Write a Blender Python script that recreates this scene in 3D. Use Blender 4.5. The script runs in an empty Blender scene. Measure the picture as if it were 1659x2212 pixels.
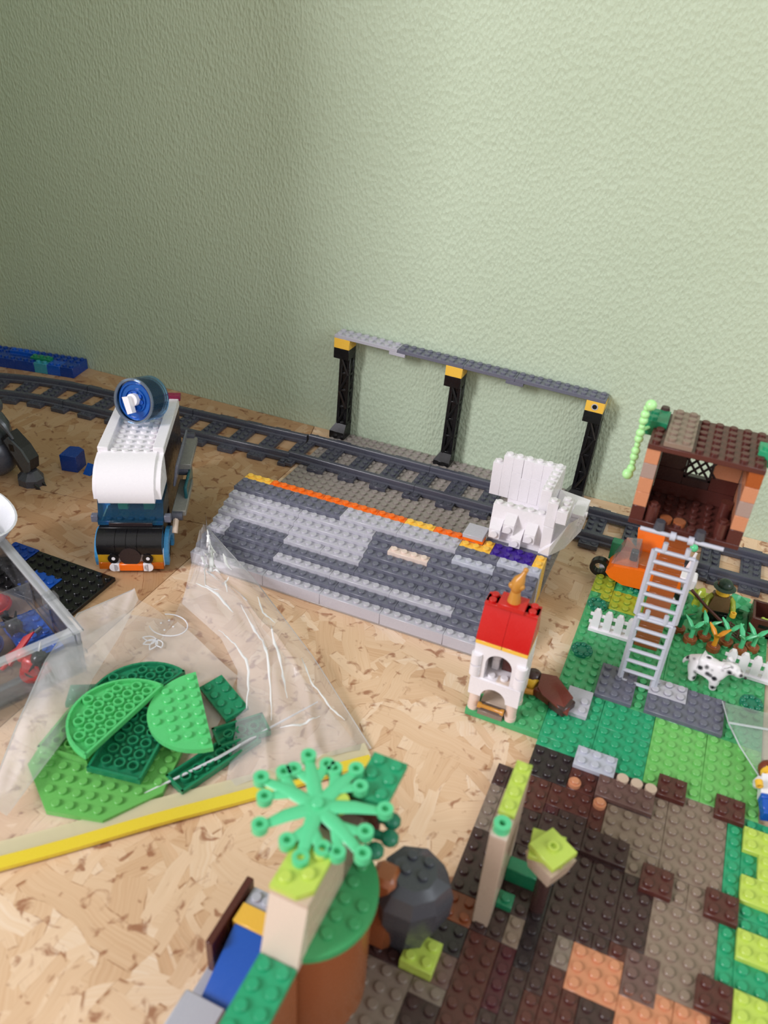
import bpy, bmesh, math, random
from mathutils import Vector, Matrix, Euler
random.seed(7)
U = 0.008                       # one toy stud = 8 mm; all sizes below are in studs
TZ = 0.2                        # floor surface lies 0.2 stud below the station baseplate top
S = bpy.context.scene
COL = S.collection

# ------------------------------------------------------------------ camera
cd = bpy.data.cameras.new('camera'); cam = bpy.data.objects.new('camera', cd); COL.objects.link(cam)
Rm = ((0.91550, 0.39804, 0.05846), (0.26057, -0.47595, -0.83999), (-0.30652, 0.78424, -0.53945))
right, down, fwd = (Vector(r).normalized() for r in Rm)
M = Matrix((right, -down, -fwd)).transposed().to_4x4()
M.translation = Vector((40.15, -84.203, 47.791 + TZ)) * U
cam.matrix_world = M
cd.sensor_fit = 'VERTICAL'; cd.sensor_height = 36; cd.lens = 28.602
cd.clip_start = 0.01; cd.clip_end = 50
cd.dof.use_dof = True; cd.dof.focus_distance = 0.70; cd.dof.aperture_fstop = 9.5
S.camera = cam
# ------------------------------------------------------------------ light
w = bpy.data.worlds.new('room_air'); S.world = w; w.use_nodes = True
bgn = w.node_tree.nodes['Background']; bgn.inputs[0].default_value = (1.0, 0.965, 0.93, 1); bgn.inputs[1].default_value = 0.60

def area(name, loc, target, sx, sy, power, col):
    d = bpy.data.lights.new(name, 'AREA'); d.shape = 'RECTANGLE'; d.size = sx; d.size_y = sy; d.energy = power; d.color = col
    o = bpy.data.objects.new(name, d); COL.objects.link(o); o.location = loc
    o.rotation_euler = (Vector(target) - Vector(loc)).to_track_quat('-Z', 'Y').to_euler(); return o
area('window_light', (-1.55, -2.45, 1.75), (0.22, -0.15, 0.0), 0.62, 1.15, 67, (0.99, 0.96, 1.02))
area('side_window_light', (2.6, -1.1, 1.5), (0.3, -0.2, 0.0), 0.9, 1.2, 18, (0.86, 0.95, 1.04))
S.view_settings.view_transform = 'Standard'; S.view_settings.look = 'None'
S.view_settings.exposure = 0.14; S.view_settings.gamma = 1.0; S.view_settings.use_curve_mapping = False

# ------------------------------------------------------------------ materials
def lin(c):
    return tuple(((v/255)/12.92 if v/255 <= .04045 else ((v/255+.055)/1.055)**2.4) for v in c)
MC = {}
RGB = dict(ltgray=(184,182,191), dkgray=(106,107,121), track=(74,75,87), base_gray=(152,143,137), white=(236,232,236), offwhite=(226,205,192),
 yellow=(246,196,76), orange=(242,112,24), purple=(62,34,140), black=(20,19,21), green=(45,160,112), ltgreen=(116,192,102), farm=(72,166,106),
 dkgreen=(26,120,90), olive=(160,172,52), lime=(190,212,92), redbrown=(88,46,40), dkbrown=(68,46,44), blackbrown=(46,36,38), darktan=(140,120,105), taupe=(132,116,104),
 nougat=(204,138,102), mauve=(112,84,78), darkred=(78,30,38), dkorange=(165,84,36), orangebrown=(132,66,34), red=(200,30,28), tan=(222,188,150), tanw=(214,196,180), sand=(204,180,160),
 gold=(198,138,58), copper=(158,92,56), blue=(20,84,182), dkblue=(14,60,142), azure=(70,150,205), teal=(60,150,170), rock=(74,76,84), mech=(70,74,78), mechdk=(34,33,36),
 ltbluish=(186,188,200), leaf=(94,208,148), vine=(184,244,166), magenta=(130,16,60), cyan=(96,196,214), skin=(240,190,60), brownhair=(120,56,34), cape=(112,52,42),
 crate=(84,44,36), pot=(150,84,48), carrot=(240,160,40), white2=(232,232,238), hatgreen=(32,56,44), torso=(118,92,64), greenplate=(92,202,122), olivegreen=(108,184,94), drgreen=(34,130,90), yellowzip=(232,206,60), paleyellow=(214,206,96), paper=(228,222,214), panelgray=(132,130,125), dusty=(168,144,134), ladder=(196,198,210), wheel=(24,24,25))
def mat(n, rough=0.26, **k):
    key = n
    if key in MC: return MC[key]
    m = bpy.data.materials.new(n + '_plastic'); m.use_nodes = True
    p = m.node_tree.nodes['Principled BSDF']; nt = m.node_tree
    c = lin(RGB[n]); p.inputs['Base Color'].default_value = (*c, 1); p.inputs['Roughness'].default_value = rough
    # faint surface wear: fine roughness variation
    tc = nt.nodes.new('ShaderNodeTexCoord'); no = nt.nodes.new('ShaderNodeTexNoise'); no.inputs['Scale'].default_value = 180; no.inputs['Detail'].default_value = 3
    mr = nt.nodes.new('ShaderNodeMapRange'); mr.inputs['To Min'].default_value = rough*.75; mr.inputs['To Max'].default_value = rough*1.35
    nt.links.new(tc.outputs['Object'], no.inputs['Vector']); nt.links.new(no.outputs['Fac'], mr.inputs['Value']); nt.links.new(mr.outputs['Result'], p.inputs['Roughness'])
    MC[key] = m; return m
def clear(n, tint, haze, hazecol=(.9,.9,.95), rough=.08, bump=0.0, bscale=60, ior=1.45):
    if n in MC: return MC[n]
    m = bpy.data.materials.new(n); m.use_nodes = True; nt = m.node_tree; N = nt.nodes; L = nt.links; N.clear()
    out = N.new('ShaderNodeOutputMaterial'); tr = N.new('ShaderNodeBsdfTransparent'); tr.inputs[0].default_value = (*tint, 1)
    df = N.new('ShaderNodeBsdfDiffuse'); df.inputs[0].default_value = (*hazecol, 1); gl = N.new('ShaderNodeBsdfGlossy'); gl.inputs['Roughness'].default_value = rough
    fr = N.new('ShaderNodeFresnel'); fr.inputs[0].default_value = ior
    m1 = N.new('ShaderNodeMixShader'); m1.inputs[0].default_value = haze; L.new(tr.outputs[0], m1.inputs[1]); L.new(df.outputs[0], m1.inputs[2])
    m2 = N.new('ShaderNodeMixShader'); L.new(fr.outputs[0], m2.inputs[0]); L.new(m1.outputs[0], m2.inputs[1]); L.new(gl.outputs[0], m2.inputs[2]); L.new(m2.outputs[0], out.inputs[0])
    if bump:
        tc = N.new('ShaderNodeTexCoord'); no = N.new('ShaderNodeTexNoise'); no.inputs['Scale'].default_value = bscale; no.inputs['Detail'].default_value = 4; no.inputs['Distortion'].default_value = 1.2
        bp = N.new('ShaderNodeBump'); bp.inputs['Strength'].default_value = bump; bp.inputs['Distance'].default_value = .004
        L.new(tc.outputs['Object'], no.inputs['Vector']); L.new(no.outputs['Fac'], bp.inputs['Height'])
        for s in (gl, fr, df): L.new(bp.outputs['Normal'], s.inputs['Normal'])
    MC[n] = m; return m
def trans_clear(): return clear('clear_plastic', (.93,.95,.96), .10, (.8,.84,.88))
def trans_blue(): return clear('clear_blue_plastic', (.42,.74,.93), .08, (.1,.4,.7), .08, 0, 60, 1.3)
def trans_dkblue(): return clear('clear_deep_blue_plastic', (.12,.42,.92), .5, (.02,.17,.62))
def trans_yellow(): return clear('clear_yellow_plastic', (.95,.65,.05), .4, (.85,.5,.03))
def trans_orange(): return clear('clear_orange_plastic', (.95,.3,.03), .4, (.85,.22,.02))
def trans_teal(): return clear('clear_teal_plastic', (.2,.6,.68), .3, (.05,.3,.36))

def wall_mat():
    m = bpy.data.materials.new('green_textured_wallpaper'); m.use_nodes = True; nt = m.node_tree; N = nt.nodes; L = nt.links; p = N['Principled BSDF']
    tc = N.new('ShaderNodeTexCoord'); mp = N.new('ShaderNodeMapping'); mp.inputs['Scale'].default_value = (1, 1, .55); L.new(tc.outputs['Object'], mp.inputs[0])
    n1 = N.new('ShaderNodeTexNoise'); n1.inputs['Scale'].default_value = 420; n1.inputs['Detail'].default_value = 3; n1.inputs['Roughness'].default_value = .55; L.new(mp.outputs[0], n1.inputs['Vector'])
    v = N.new('ShaderNodeTexVoronoi'); v.inputs['Scale'].default_value = 400; L.new(mp.outputs[0], v.inputs['Vector'])
    ad = N.new('ShaderNodeMath'); ad.operation = 'ADD'; L.new(n1.outputs['Fac'], ad.inputs[0]); L.new(v.outputs['Distance'], ad.inputs[1])
    b = N.new('ShaderNodeBump'); b.inputs['Strength'].default_value = .75; b.inputs['Distance'].default_value = .0009; L.new(ad.outputs[0], b.inputs['Height']); L.new(b.outputs[0], p.inputs['Normal'])
    n2 = N.new('ShaderNodeTexNoise'); n2.inputs['Scale'].default_value = 5; n2.inputs['Detail'].default_value = 5; L.new(tc.outputs['Object'], n2.inputs['Vector'])
    r = N.new('ShaderNodeValToRGB'); r.color_ramp.elements[0].position = .3; r.color_ramp.elements[1].position = .7
    r.color_ramp.elements[0].color = (*lin((186,201,175)), 1); r.color_ramp.elements[1].color = (*lin((193,208,183)), 1)
    L.new(n2.outputs['Fac'], r.inputs[0]); L.new(r.outputs[0], p.inputs['Base Color']); p.inputs['Roughness'].default_value = .62
    return m

def osb_mat(tone=None):
    m = bpy.data.materials.new('oriented_strand_board'); m.use_nodes = True; nt = m.node_tree; N = nt.nodes; L = nt.links; p = N['Principled BSDF']
    g = N.new('ShaderNodeNewGeometry'); cur = None; hcur = None
    rs = random.Random(3)
    angs = [10, 62, 118, 150, 35, 88, 172]
    wn = N.new('ShaderNodeTexNoise'); wn.inputs['Scale'].default_value = 30; wn.inputs['Detail'].default_value = 2; L.new(g.outputs['Position'], wn.inputs['Vector'])
    ws = N.new('ShaderNodeVectorMath'); ws.operation = 'SCALE'; ws.inputs['Scale'].default_value = .012; L.new(wn.outputs['Color'], ws.inputs[0])
    wa = N.new('ShaderNodeVectorMath'); wa.operation = 'ADD'; L.new(g.outputs['Position'], wa.inputs[0]); L.new(ws.outputs[0], wa.inputs[1])
    for k, a in enumerate(angs):
        mp = N.new('ShaderNodeMapping'); mp.vector_type = 'TEXTURE'; mp.inputs['Rotation'].default_value = (0, 0, math.radians(a)); mp.inputs['Location'].default_value = (rs.uniform(-1, 1), rs.uniform(-1, 1), 0)
        mp.inputs['Scale'].default_value = (rs.uniform(.07, .10), rs.uniform(.017, .026), 1) if k % 2 == 0 else (rs.uniform(.036, .055), rs.uniform(.008, .013), 1); L.new(wa.outputs[0], mp.inputs[0])
        v = N.new('ShaderNodeTexVoronoi'); v.voronoi_dimensions = '2D'; v.distance = 'CHEBYCHEV'; v.inputs['Scale'].default_value = 1; v.inputs['Randomness'].default_value = .85; L.new(mp.outputs[0], v.inputs['Vector'])
        sp = N.new('ShaderNodeSeparateColor'); L.new(v.outputs['Color'], sp.inputs[0])
        # long grain inside each strand
        mg = N.new('ShaderNodeMapping'); mg.inputs['Scale'].default_value = (1.5, 22, 1); L.new(mp.outputs[0], mg.inputs[0])
        gn = N.new('ShaderNodeTexNoise'); gn.noise_dimensions = '2D'; gn.inputs['Scale'].default_value = 1; gn.inputs['Detail'].default_value = 4; L.new(mg.outputs[0], gn.inputs['Vector'])
        mx = N.new('ShaderNodeMath'); mx.operation = 'MULTIPLY_ADD'; mx.inputs[1].default_value = .46; L.new(gn.outputs['Fac'], mx.inputs[0])
        s7 = N.new('ShaderNodeMath'); s7.operation = 'MULTIPLY'; s7.inputs[1].default_value = .56; L.new(sp.outputs[0], s7.inputs[0]); L.new(s7.outputs[0], mx.inputs[2])
        r = N.new('ShaderNodeValToRGB'); cr = r.color_ramp; cr.elements[0].position = .02; cr.elements[0].color = (*lin((176,126,88)), 1); cr.elements[1].position = .98; cr.elements[1].color = (*lin((244,224,204)), 1)
        for pos, c in ((.16, (206,164,126)), (.40, (222,186,150)), (.70, (233,202,170))):
            e = cr.elements.new(pos); e.color = (*lin(c), 1)
        L.new(mx.outputs[0], r.inputs[0])
        # strand edge: brown resin line on the rim of the cell
        if cur is None: cur = r.outputs[0]; hcur = v.outputs['Distance']
        else:
            th = N.new('ShaderNodeMath'); th.operation = 'GREATER_THAN'; th.inputs[1].default_value = .52; L.new(sp.outputs[1], th.inputs[0])
            lt = N.new('ShaderNodeMath'); lt.operation = 'LESS_THAN'; lt.inputs[1].default_value = .40; L.new(v.outputs['Distance'], lt.inputs[0])
            mk = N.new('ShaderNodeMath'); mk.operation = 'MULTIPLY'; L.new(th.outputs[0], mk.inputs[0]); L.new(lt.outputs[0], mk.inputs[1])
            mc = N.new('ShaderNodeMix'); mc.data_type = 'RGBA'; L.new(mk.outputs[0], mc.inputs[0]); L.new(cur, mc.inputs[6]); L.new(r.outputs[0], mc.inputs[7]); cur = mc.outputs[2]
            mh = N.new('ShaderNodeMix'); L.new(mk.outputs[0], mh.inputs[0]); L.new(hcur, mh.inputs[2]); L.new(v.outputs['Distance'], mh.inputs[3]); hcur = mh.outputs[0]
            e1 = N.new('ShaderNodeMapRange'); e1.inputs['From Min'].default_value = .37; e1.inputs['From Max'].default_value = .40; L.new(v.outputs['Distance'], e1.inputs['Value'])
            e2 = N.new('ShaderNodeMath'); e2.operation = 'MULTIPLY'; L.new(e1.outputs[0], e2.inputs[0]); L.new(mk.outputs[0], e2.inputs[1])
            e3 = N.new('ShaderNodeTexNoise'); e3.inputs['Scale'].default_value = 55 + 9*k; L.new(g.outputs['Position'], e3.inputs['Vector'])
            e4 = N.new('ShaderNodeMapRange'); e4.inputs['From Min'].default_value = .50; e4.inputs['From Max'].default_value = .62; L.new(e3.outputs['Fac'], e4.inputs['Value'])
            e5 = N.new('ShaderNodeMath'); e5.operation = 'MULTIPLY'; L.new(e2.outputs[0], e5.inputs[0]); L.new(e4.outputs[0], e5.inputs[1])
            me = N.new('ShaderNodeMix'); me.data_type = 'RGBA'; L.new(e5.outputs[0], me.inputs[0]); L.new(cur, me.inputs[6]); me.inputs[7].default_value = (*lin((150,92,52)), 1); cur = me.outputs[2]
    # reddish-brown flecks
    f1 = N.new('ShaderNodeTexNoise'); f1.inputs['Scale'].default_value = 105; f1.inputs['Detail'].default_value = 4; f1.inputs['Distortion'].default_value = .7; L.new(g.outputs['Position'], f1.inputs['Vector'])
    f2 = N.new('ShaderNodeMapRange'); f2.inputs['From Min'].default_value = .585; f2.inputs['From Max'].default_value = .68; f2.inputs['To Max'].default_value = .8; L.new(f1.outputs['Fac'], f2.inputs['Value'])
    mf = N.new('ShaderNodeMix'); mf.data_type = 'RGBA'; L.new(f2.outputs[0], mf.inputs[0]); L.new(cur, mf.inputs[6]); mf.inputs[7].default_value = (*lin((150,92,60)), 1)
    fin = mf.outputs[2]
    if tone:
        mt = N.new('ShaderNodeMix'); mt.data_type = 'RGBA'; mt.blend_type = 'MULTIPLY'; mt.inputs[0].default_value = 1; L.new(fin, mt.inputs[6]); mt.inputs[7].default_value = (*tone, 1); fin = mt.outputs[2]
    L.new(fin, p.inputs['Base Color']); p.inputs['Roughness'].default_value = .48
    b = N.new('ShaderNodeBump'); b.inputs['Strength'].default_value = .35; b.inputs['Distance'].default_value = .0012; L.new(hcur, b.inputs['Height']); L.new(b.outputs[0], p.inputs['Normal'])
    return m

# ------------------------------------------------------------------ mesh helpers
class MB:
    def __init__(s): s.v = []; s.f = []
    def add(s, vs, fs, T=None):
        o = len(s.v)
        s.v += [tuple(T @ Vector(q)) if T else tuple(q) for q in vs]; s.f += [tuple(o + i for i in q) for q in fs]; return s
    def box(s, x0, y0, z0, x1, y1, z1, b=.03, T=None):
        if b <= 0 or min(x1-x0, y1-y0, z1-z0) < 2.2*b:
            vs = [(x, y, z) for z in (z0, z1) for y in (y0, y1) for x in (x0, x1)]
            return s.add(vs, [(0,2,3,1),(4,5,7,6),(0,1,5,4),(2,6,7,3),(0,4,6,2),(1,3,7,5)], T)
        # chamfered box: 24 verts
        vs = []; idx = {}
        for sx in (0, 1):
            for sy in (0, 1):
                for sz in (0, 1):
                    X = (x0, x1)[sx]; Y = (y0, y1)[sy]; Z = (z0, z1)[sz]; dx, dy, dz = (b, -b)[sx], (b, -b)[sy], (b, -b)[sz]
                    for a, q in (('x', (X, Y+dy, Z+dz)), ('y', (X+dx, Y, Z+dz)), ('z', (X+dx, Y+dy, Z))):
                        idx[(sx, sy, sz, a)] = len(vs); vs.append(q)
        fs = []
        I = lambda x, y, z, a: idx[(x, y, z, a)]
        for k in (0, 1):
            q = [I(k,0,0,'x'), I(k,1,0,'x'), I(k,1,1,'x'), I(k,0,1,'x')]; fs.append(q if k else q[::-1])
            q = [I(0,k,0,'y'), I(1,k,0,'y'), I(1,k,1,'y'), I(0,k,1,'y')]; fs.append(q[::-1] if k else q)
            q = [I(0,0,k,'z'), I(1,0,k,'z'), I(1,1,k,'z'), I(0,1,k,'z')]; fs.append(q if k else q[::-1])
        for a in (0, 1):
            for c in (0, 1):
                q = [I(a,c,0,'x'), I(a,c,0,'y'), I(a,c,1,'y'), I(a,c,1,'x')]; fs.append(q if a == c else q[::-1])
                q = [I(a,0,c,'z'), I(a,0,c,'x'), I(a,1,c,'x'), I(a,1,c,'z')]; fs.append(q if a == c else q[::-1])
                q = [I(0,a,c,'y'), I(0,a,c,'z'), I(1,a,c,'z'), I(1,a,c,'y')]; fs.append(q if a == c else q[::-1])
                for e in (0, 1):
                    q = [I(a,c,e,'x'), I(a,c,e,'y'), I(a,c,e,'z')]; fs.append(q if (a+c+e) % 2 else q[::-1])
        return s.add(vs, fs, T)
    def cyl(s, p0, p1, r0, r1=None, n=16, cap=True, bev=0):
        r1 = r0 if r1 is None else r1; p0 = Vector(p0); p1 = Vector(p1); d = (p1-p0); L = d.length; q = d.normalized().to_track_quat('Z', 'Y').to_matrix()
        rings = [(0, r0), (L, r1)] if not bev else [(0, r0), (L-bev, r1), (L, r1-bev)]
        vs = []; fs = []
        for (h, r) in rings:
            for i in range(n):
                a = 2*math.pi*i/n; vs.append(p0 + q @ Vector((r*math.cos(a), r*math.sin(a), h)))
        for k in range(len(rings)-1):
            for i in range(n):
                j = (i+1) % n; fs.append((k*n+i, k*n+j, (k+1)*n+j, (k+1)*n+i))
        if cap: fs.append(tuple(range(n))[::-1]); fs.append(tuple((len(rings)-1)*n+i for i in range(n)))
        return s.add(vs, fs)
    def stud(s, x, y, z, r=.3, h=.21, n=16): return s.cyl((x, y, z-.01), (x, y, z+h), r, r, n, True, .035)
    def tube(s, p0, p1, ro, ri, n=16):      # open ring
        p0 = Vector(p0); p1 = Vector(p1); q = (p1-p0).normalized().to_track_quat('Z', 'Y').to_matrix(); L = (p1-p0).length; vs = []; fs = []
        for (r, h) in ((ro, 0), (ro, L), (ri, L), (ri, 0)):
            for i in range(n): a = 2*math.pi*i/n; vs.append(p0 + q @ Vector((r*math.cos(a), r*math.sin(a), h)))
        for k in range(4):
            for i in range(n): j = (i+1) % n; K = (k+1) % 4; fs.append((k*n+i, k*n+j, K*n+j, K*n+i))
        return s.add(vs, fs)
    def prism(s, poly, z0, z1, T=None):       # poly CCW in xy, extruded in z
        n = len(poly); vs = [(x, y, z0) for x, y in poly] + [(x, y, z1) for x, y in poly]
        fs = [tuple(range(n))[::-1], tuple(range(n, 2*n))] + [(i, (i+1) % n, n+(i+1) % n, n+i) for i in range(n)]
        return s.add(vs, fs, T)
    def extx(s, poly, x0, x1):                # poly in (y,z), extruded along x
        n = len(poly); vs = [(x0, y, z) for y, z in poly] + [(x1, y, z) for y, z in poly]
        return s.add(vs, [tuple(range(n))[::-1], tuple(range(n, 2*n))] + [(i, (i+1) % n, n+(i+1) % n, n+i) for i in range(n)])
    def exty(s, poly, y0, y1):                # poly in (x,z), extruded along y
        n = len(poly); vs = [(x, y0, z) for x, z in poly] + [(x, y1, z) for x, z in poly]
        return s.add(vs, [tuple(range(n)), tuple(range(n, 2*n))[::-1]] + [(i, n+i, n+(i+1) % n, (i+1) % n) for i in range(n)])
    def loft(s, path, rad, n=10, cap=True, sq=1.0):
        P = [Vector(q) for q in path]; vs = []; fs = []; up = None
        for k, q in enumerate(P):
            t = (P[min(k+1, len(P)-1)] - P[max(k-1, 0)]).normalized()
            if up is None: up = Vector((0, 0, 1)) if abs(t.z) < .9 else Vector((0, 1, 0))
            xx = t.cross(up).normalized(); yy = xx.cross(t).normalized(); up = yy; r = rad[k] if isinstance(rad, (list, tuple)) else rad
            for i in range(n): a = 2*math.pi*i/n; vs.append(q + xx*r*math.cos(a) + yy*r*sq*math.sin(a))
        for k in range(len(P)-1):
            for i in range(n): j = (i+1) % n; fs.append((k*n+i, k*n+j, (k+1)*n+j, (k+1)*n+i))
        if cap: fs.append(tuple(range(n))[::-1]); fs.append(tuple((len(P)-1)*n+i for i in range(n)))
        return s.add(vs, fs)
    def ball(s, c, r, n=12, m=8, zs=1.0):
        c = Vector(c); vs = [c + Vector((0, 0, -r*zs))]; fs = []
        for k in range(1, m):
            a = math.pi*k/m - math.pi/2
            for i in range(n): b = 2*math.pi*i/n; vs.append(c + Vector((r*math.cos(a)*math.cos(b), r*math.cos(a)*math.sin(b), r*zs*math.sin(a))))
        vs.append(c + Vector((0, 0, r*zs)))
        for i in range(n):
            j = (i+1) % n; fs.append((0, 1+j, 1+i)); fs.append((len(vs)-1, 1+(m-2)*n+i, 1+(m-2)*n+j))
            for k in range(m-2): fs.append((1+k*n+i, 1+k*n+j, 1+(k+1)*n+j, 1+(k+1)*n+i))
        return s.add(vs, fs)
    def mesh(s, name, m, smooth=40, fixn=True):
        me = bpy.data.meshes.new(name); me.from_pydata([(x*U, y*U, z*U) for x, y, z in s.v], [], s.f); me.update()
        if fixn:
            bm = bmesh.new(); bm.from_mesh(me); bmesh.ops.recalc_face_normals(bm, faces=bm.faces); bm.to_mesh(me); bm.free()
        me.materials.append(m)
        if smooth:
            me.polygons.foreach_set('use_smooth', [True]*len(me.polygons)); me.set_sharp_from_angle(angle=math.radians(smooth))
        return me
def link(name, me, parent=None, loc=(0, 0, 0), rot=None, label=None):
    o = bpy.data.objects.new(name, me); COL.objects.link(o); o.location = Vector(loc)*U
    if rot: o.rotation_euler = rot
    if parent: o.parent = parent
    if label: o['label'] = label
    return o
def part(name, mb, m, parent, loc=(0, 0, 0), rot=None, label=None, smooth=40):
    return link(name, mb.mesh(name, mat(m) if isinstance(m, str) else m, smooth), parent, loc, rot, label)
def thing(name, label, cat, loc=(0, 0, 0), rz=0, group=None, rot=None):
    o = bpy.data.objects.new(name, None); COL.objects.link(o); o.empty_display_size = .01; o.location = Vector((loc[0], loc[1], loc[2]+TZ))*U
    o.rotation_euler = rot if rot else (0, 0, rz); o['label'] = label; o['category'] = cat
    if group: o['group'] = group
    return o
def tag(o, label, cat, group=None):
    o['label'] = label; o['category'] = cat
    if group: o['group'] = group
    o.location = o.location + Vector((0, 0, TZ*U)); return o
BC = {}
def brick(name, parent, x, y, z, nx, ny, h, m, studs=True, label=None, ring=False):
    key = (nx, ny, round(h, 3), m, studs if isinstance(studs, bool) else tuple(studs))
    if key not in BC:
        mb = MB().box(.01, .01, 0, nx-.01, ny-.01, h)
        if studs:
            for i in range(int(nx)):
                for j in range(int(ny)):
                    if studs is True or (i, j) in studs: mb.stud(i+.5, j+.5, h)
        BC[key] = mb.mesh(name, mat(m))
    return link(name, BC[key], parent, (x, y, z), None, label)

# ------------------------------------------------------------------ setting
def struct(o): o['kind'] = 'structure'; return o
osb = osb_mat()
fl = struct(link('floor', MB().box(-190, -230, -3.2, 190, 2, -1.6, 0).mesh('floor', osb, 0), None)); fl.location.z = TZ*U
osb_old = osb_mat((.66, .57, .47))     # the boards left of the long joint are older and browner
def board(poly, m=osb): return link('board', MB().prism(poly, -1.7, -.2).mesh('board', m, 0), fl)
board([(-.55, -228), (188, -228), (188, .05), (-.55, .05)])
def sy(x): return -28.0 + .148*(x + 18.5)
board([(-188, -228), (-.62, -228), (-.62, sy(-.62)-.04), (-188, sy(-188)-.04)], osb_old)
board([(-188, sy(-188)+.04), (-.62, sy(-.62)+.04), (-.62, -9.0), (-3.3, .05), (-188, .05)], osb_old)
board([(-3.2, .05), (-.57, -8.8), (-.57, .05)])
wl = struct(link('wall_back', MB().box(-230, .12, -3.2, 230, 12, 310, 0).mesh('wall_back', wall_mat(), 0), None)); wl.location.z = TZ*U

wl2 = struct(link('left_light_blocker', MB().box(-190, -53, -.2, -32.5, -50, 310, 0).mesh('left_light_blocker', wl.data.materials[0], 0), None)); wl2.location.z = TZ*U  # unseen slab, added to block window light from the back wall's left end
# ------------------------------------------------------------------ station platform
st = thing('station_platform', 'stepped grey toy brick platform with orange and yellow edge row on stone grey baseplate', 'toy platform')
mb = MB().box(0, -32, -.2, 32, 0, 0, .04)
for i in range(32):
    for j in range(22): mb.stud(i+.5, -j-.5, 0)
part('baseplate', mb, 'base_gray', st, label='stone grey studded baseplate')
def row(r, segs):
    z = 1.2 + .4*min(r, 8)
    for x0, x1, m in segs: brick('brick', st, x0, -32+r, 0, x1-x0, 1, z, m)
L_, D_ = 'ltgray', 'dkgray'
row(0, [(0, 2, L_), (2, 8, L_), (8, 14, L_), (14, 20, L_), (20, 26, L_), (26, 32, L_)])
row(1, [(0, 3, D_), (3, 9, D_), (9, 15, D_), (15, 21, D_), (21, 25, D_), (25, 29, D_), (29, 32, D_)])
row(2, [(0, 2, D_), (2, 8, D_), (8, 14, L_), (14, 20, L_), (20, 26, L_), (26, 32, D_)])
row(3, [(0, 1, L_), (1, 2, L_), (2, 8, D_), (8, 16, D_), (16, 22, D_), (22, 26, D_), (26, 32, D_)])
row(4, [(0, 2, L_), (2, 5, D_), (5, 8, D_), (8, 12, L_), (12, 16, L_), (16, 24, D_), (24, 32, D_)])
row(5, [(0, 8, L_), (8, 16, L_), (16, 22, D_), (22, 28, D_), (28, 32, D_)])
row(6, [(0, 8, L_), (8, 16, L_), (16, 18, D_), (18, 22, 'offwhite'), (22, 28, D_), (28, 32, D_)])
row(7, [(0, 8, L_), (8, 16, L_), (16, 20, D_), (20, 24, D_), (24, 28, 'ltbluish'), (28, 32, D_)])
for x0, x1, m in [(0, 6, D_), (6, 12, D_), (12, 18, L_), (18, 24, L_)]: brick('brick', st, x0, -24, 0, x1-x0, 2, 4.4, m)
row(8, [(24, 28, D_), (28, 32, 'ltbluish')])
row(9, [(24, 27, 'yellow')]); brick('brick', st, 27, -23, 0, 4, 2, 4.4, 'purple'); brick('brick', st, 31, -23, 0, 1, 2, 4.4, 'yellow')
row(10, [(0, 3, 'yellow'), (3, 9, 'orange'), (9, 15, 'orange'), (15, 18, 'orange'), (18, 21, 'yellow'), (21, 24, 'orange'), (24, 26, D_), (26, 27, 'yellow')])
brick('plate', st, 24, -22, 4.4, 2, 1, .4, 'orange', False)
brick('tile', st, 23.95, -22.1, 4.8, 2, 2.1, .4, 'ltgray', False, label='loose pale grey square tile')
brick('plate', st, 26, -21, 4.0, 6.3, 1.2, .42, 'dkgray', False)
brick('support_brick', st, 26.4, -20.6, 0, 2, 2, 4.0, 'dkgray', False); brick('support_brick', st, 29.8, -20.6, 0, 2, 2, 4.0, 'dkgray', False)

# ------------------------------------------------------------------ gantry on the platform's back edge
ga = thing('platform_gantry', 'grey beam on three black girder pillars with yellow blocks, against the green wall', 'toy gantry', (0, 0, 0), 0, None, (0, math.radians(1.6), 0))
ga.location.x -= .12*U
def pillar(x):
    mb = MB().box(x, -2, 0, x+2, 0, 1.0).box(x+.02, -1.98, 10.7, x+1.98, -.02, 12)
    mb.add([(x, -2, 1.0), (x+2, -2, 1.0), (x+2, 0, 1.0), (x, 0, 1.0), (x+.62, -1.5, 2.0), (x+2, -1.5, 2.0), (x+2, 0, 2.0), (x+.62, 0, 2.0)], [(0,1,5,4),(1,2,6,5),(2,3,7,6),(3,0,4,7),(4,5,6,7)])
    # three posts of the girder
    for (a, b) in ((.62, -1.5), (1.6, -1.5), (1.6, -.4), (.62, -.4)): mb.box(x+a, b, 1.6, x+a+.4, b+.4, 10.8, .04)
    for k in range(4):
        z = 2.0 + k*2.2
        mb.box(x+.62, -1.45, z-.1, x+2, -.05, z+.22, .04)
        for yy in (-1.42, -.3):
            c0 = (x+.8, yy, z) if k % 2 == 0 else (x+1.8, yy, z); c1 = (x+1.8, yy, z+2.2) if k % 2 == 0 else (x+.8, yy, z+2.2)
            mb.cyl(c0, c1, .17, .17, 6)
        mb.cyl((x+1.85, -1.3, z), (x+1.85, -.25, z+2.2), .17, .17, 6); mb.cyl((x+.75, -1.3, z+2.2), (x+.75, -.25, z), .17, .17, 6)
    # solid web plate behind the bracing
    mb.box(x+.7, -.62, 1.9, x+1.95, -.5, 10.8, 0).box(x+1.72, -1.4, 1.9, x+1.8, -.3, 10.8, 0)
    mb.box(x+.8, -1.28, 1.9, x+1.9, -1.18, 10.8, 0).box(x+.74, -1.3, 1.9, x+.82, -.3, 10.8, 0)
    p = part('pillar', mb, 'black', ga)
    y = brick('yellow_block', ga, x, -2, 12, 2, 2, 1.2, 'yellow', False)
    return y
pillar(0); pillar(14); y3 = pillar(30)
part('pin_hole', MB().tube((31, -2.03, 12.62), (31, -1.9, 12.62), .36, .26, 20), 'ltgray', ga)
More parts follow.
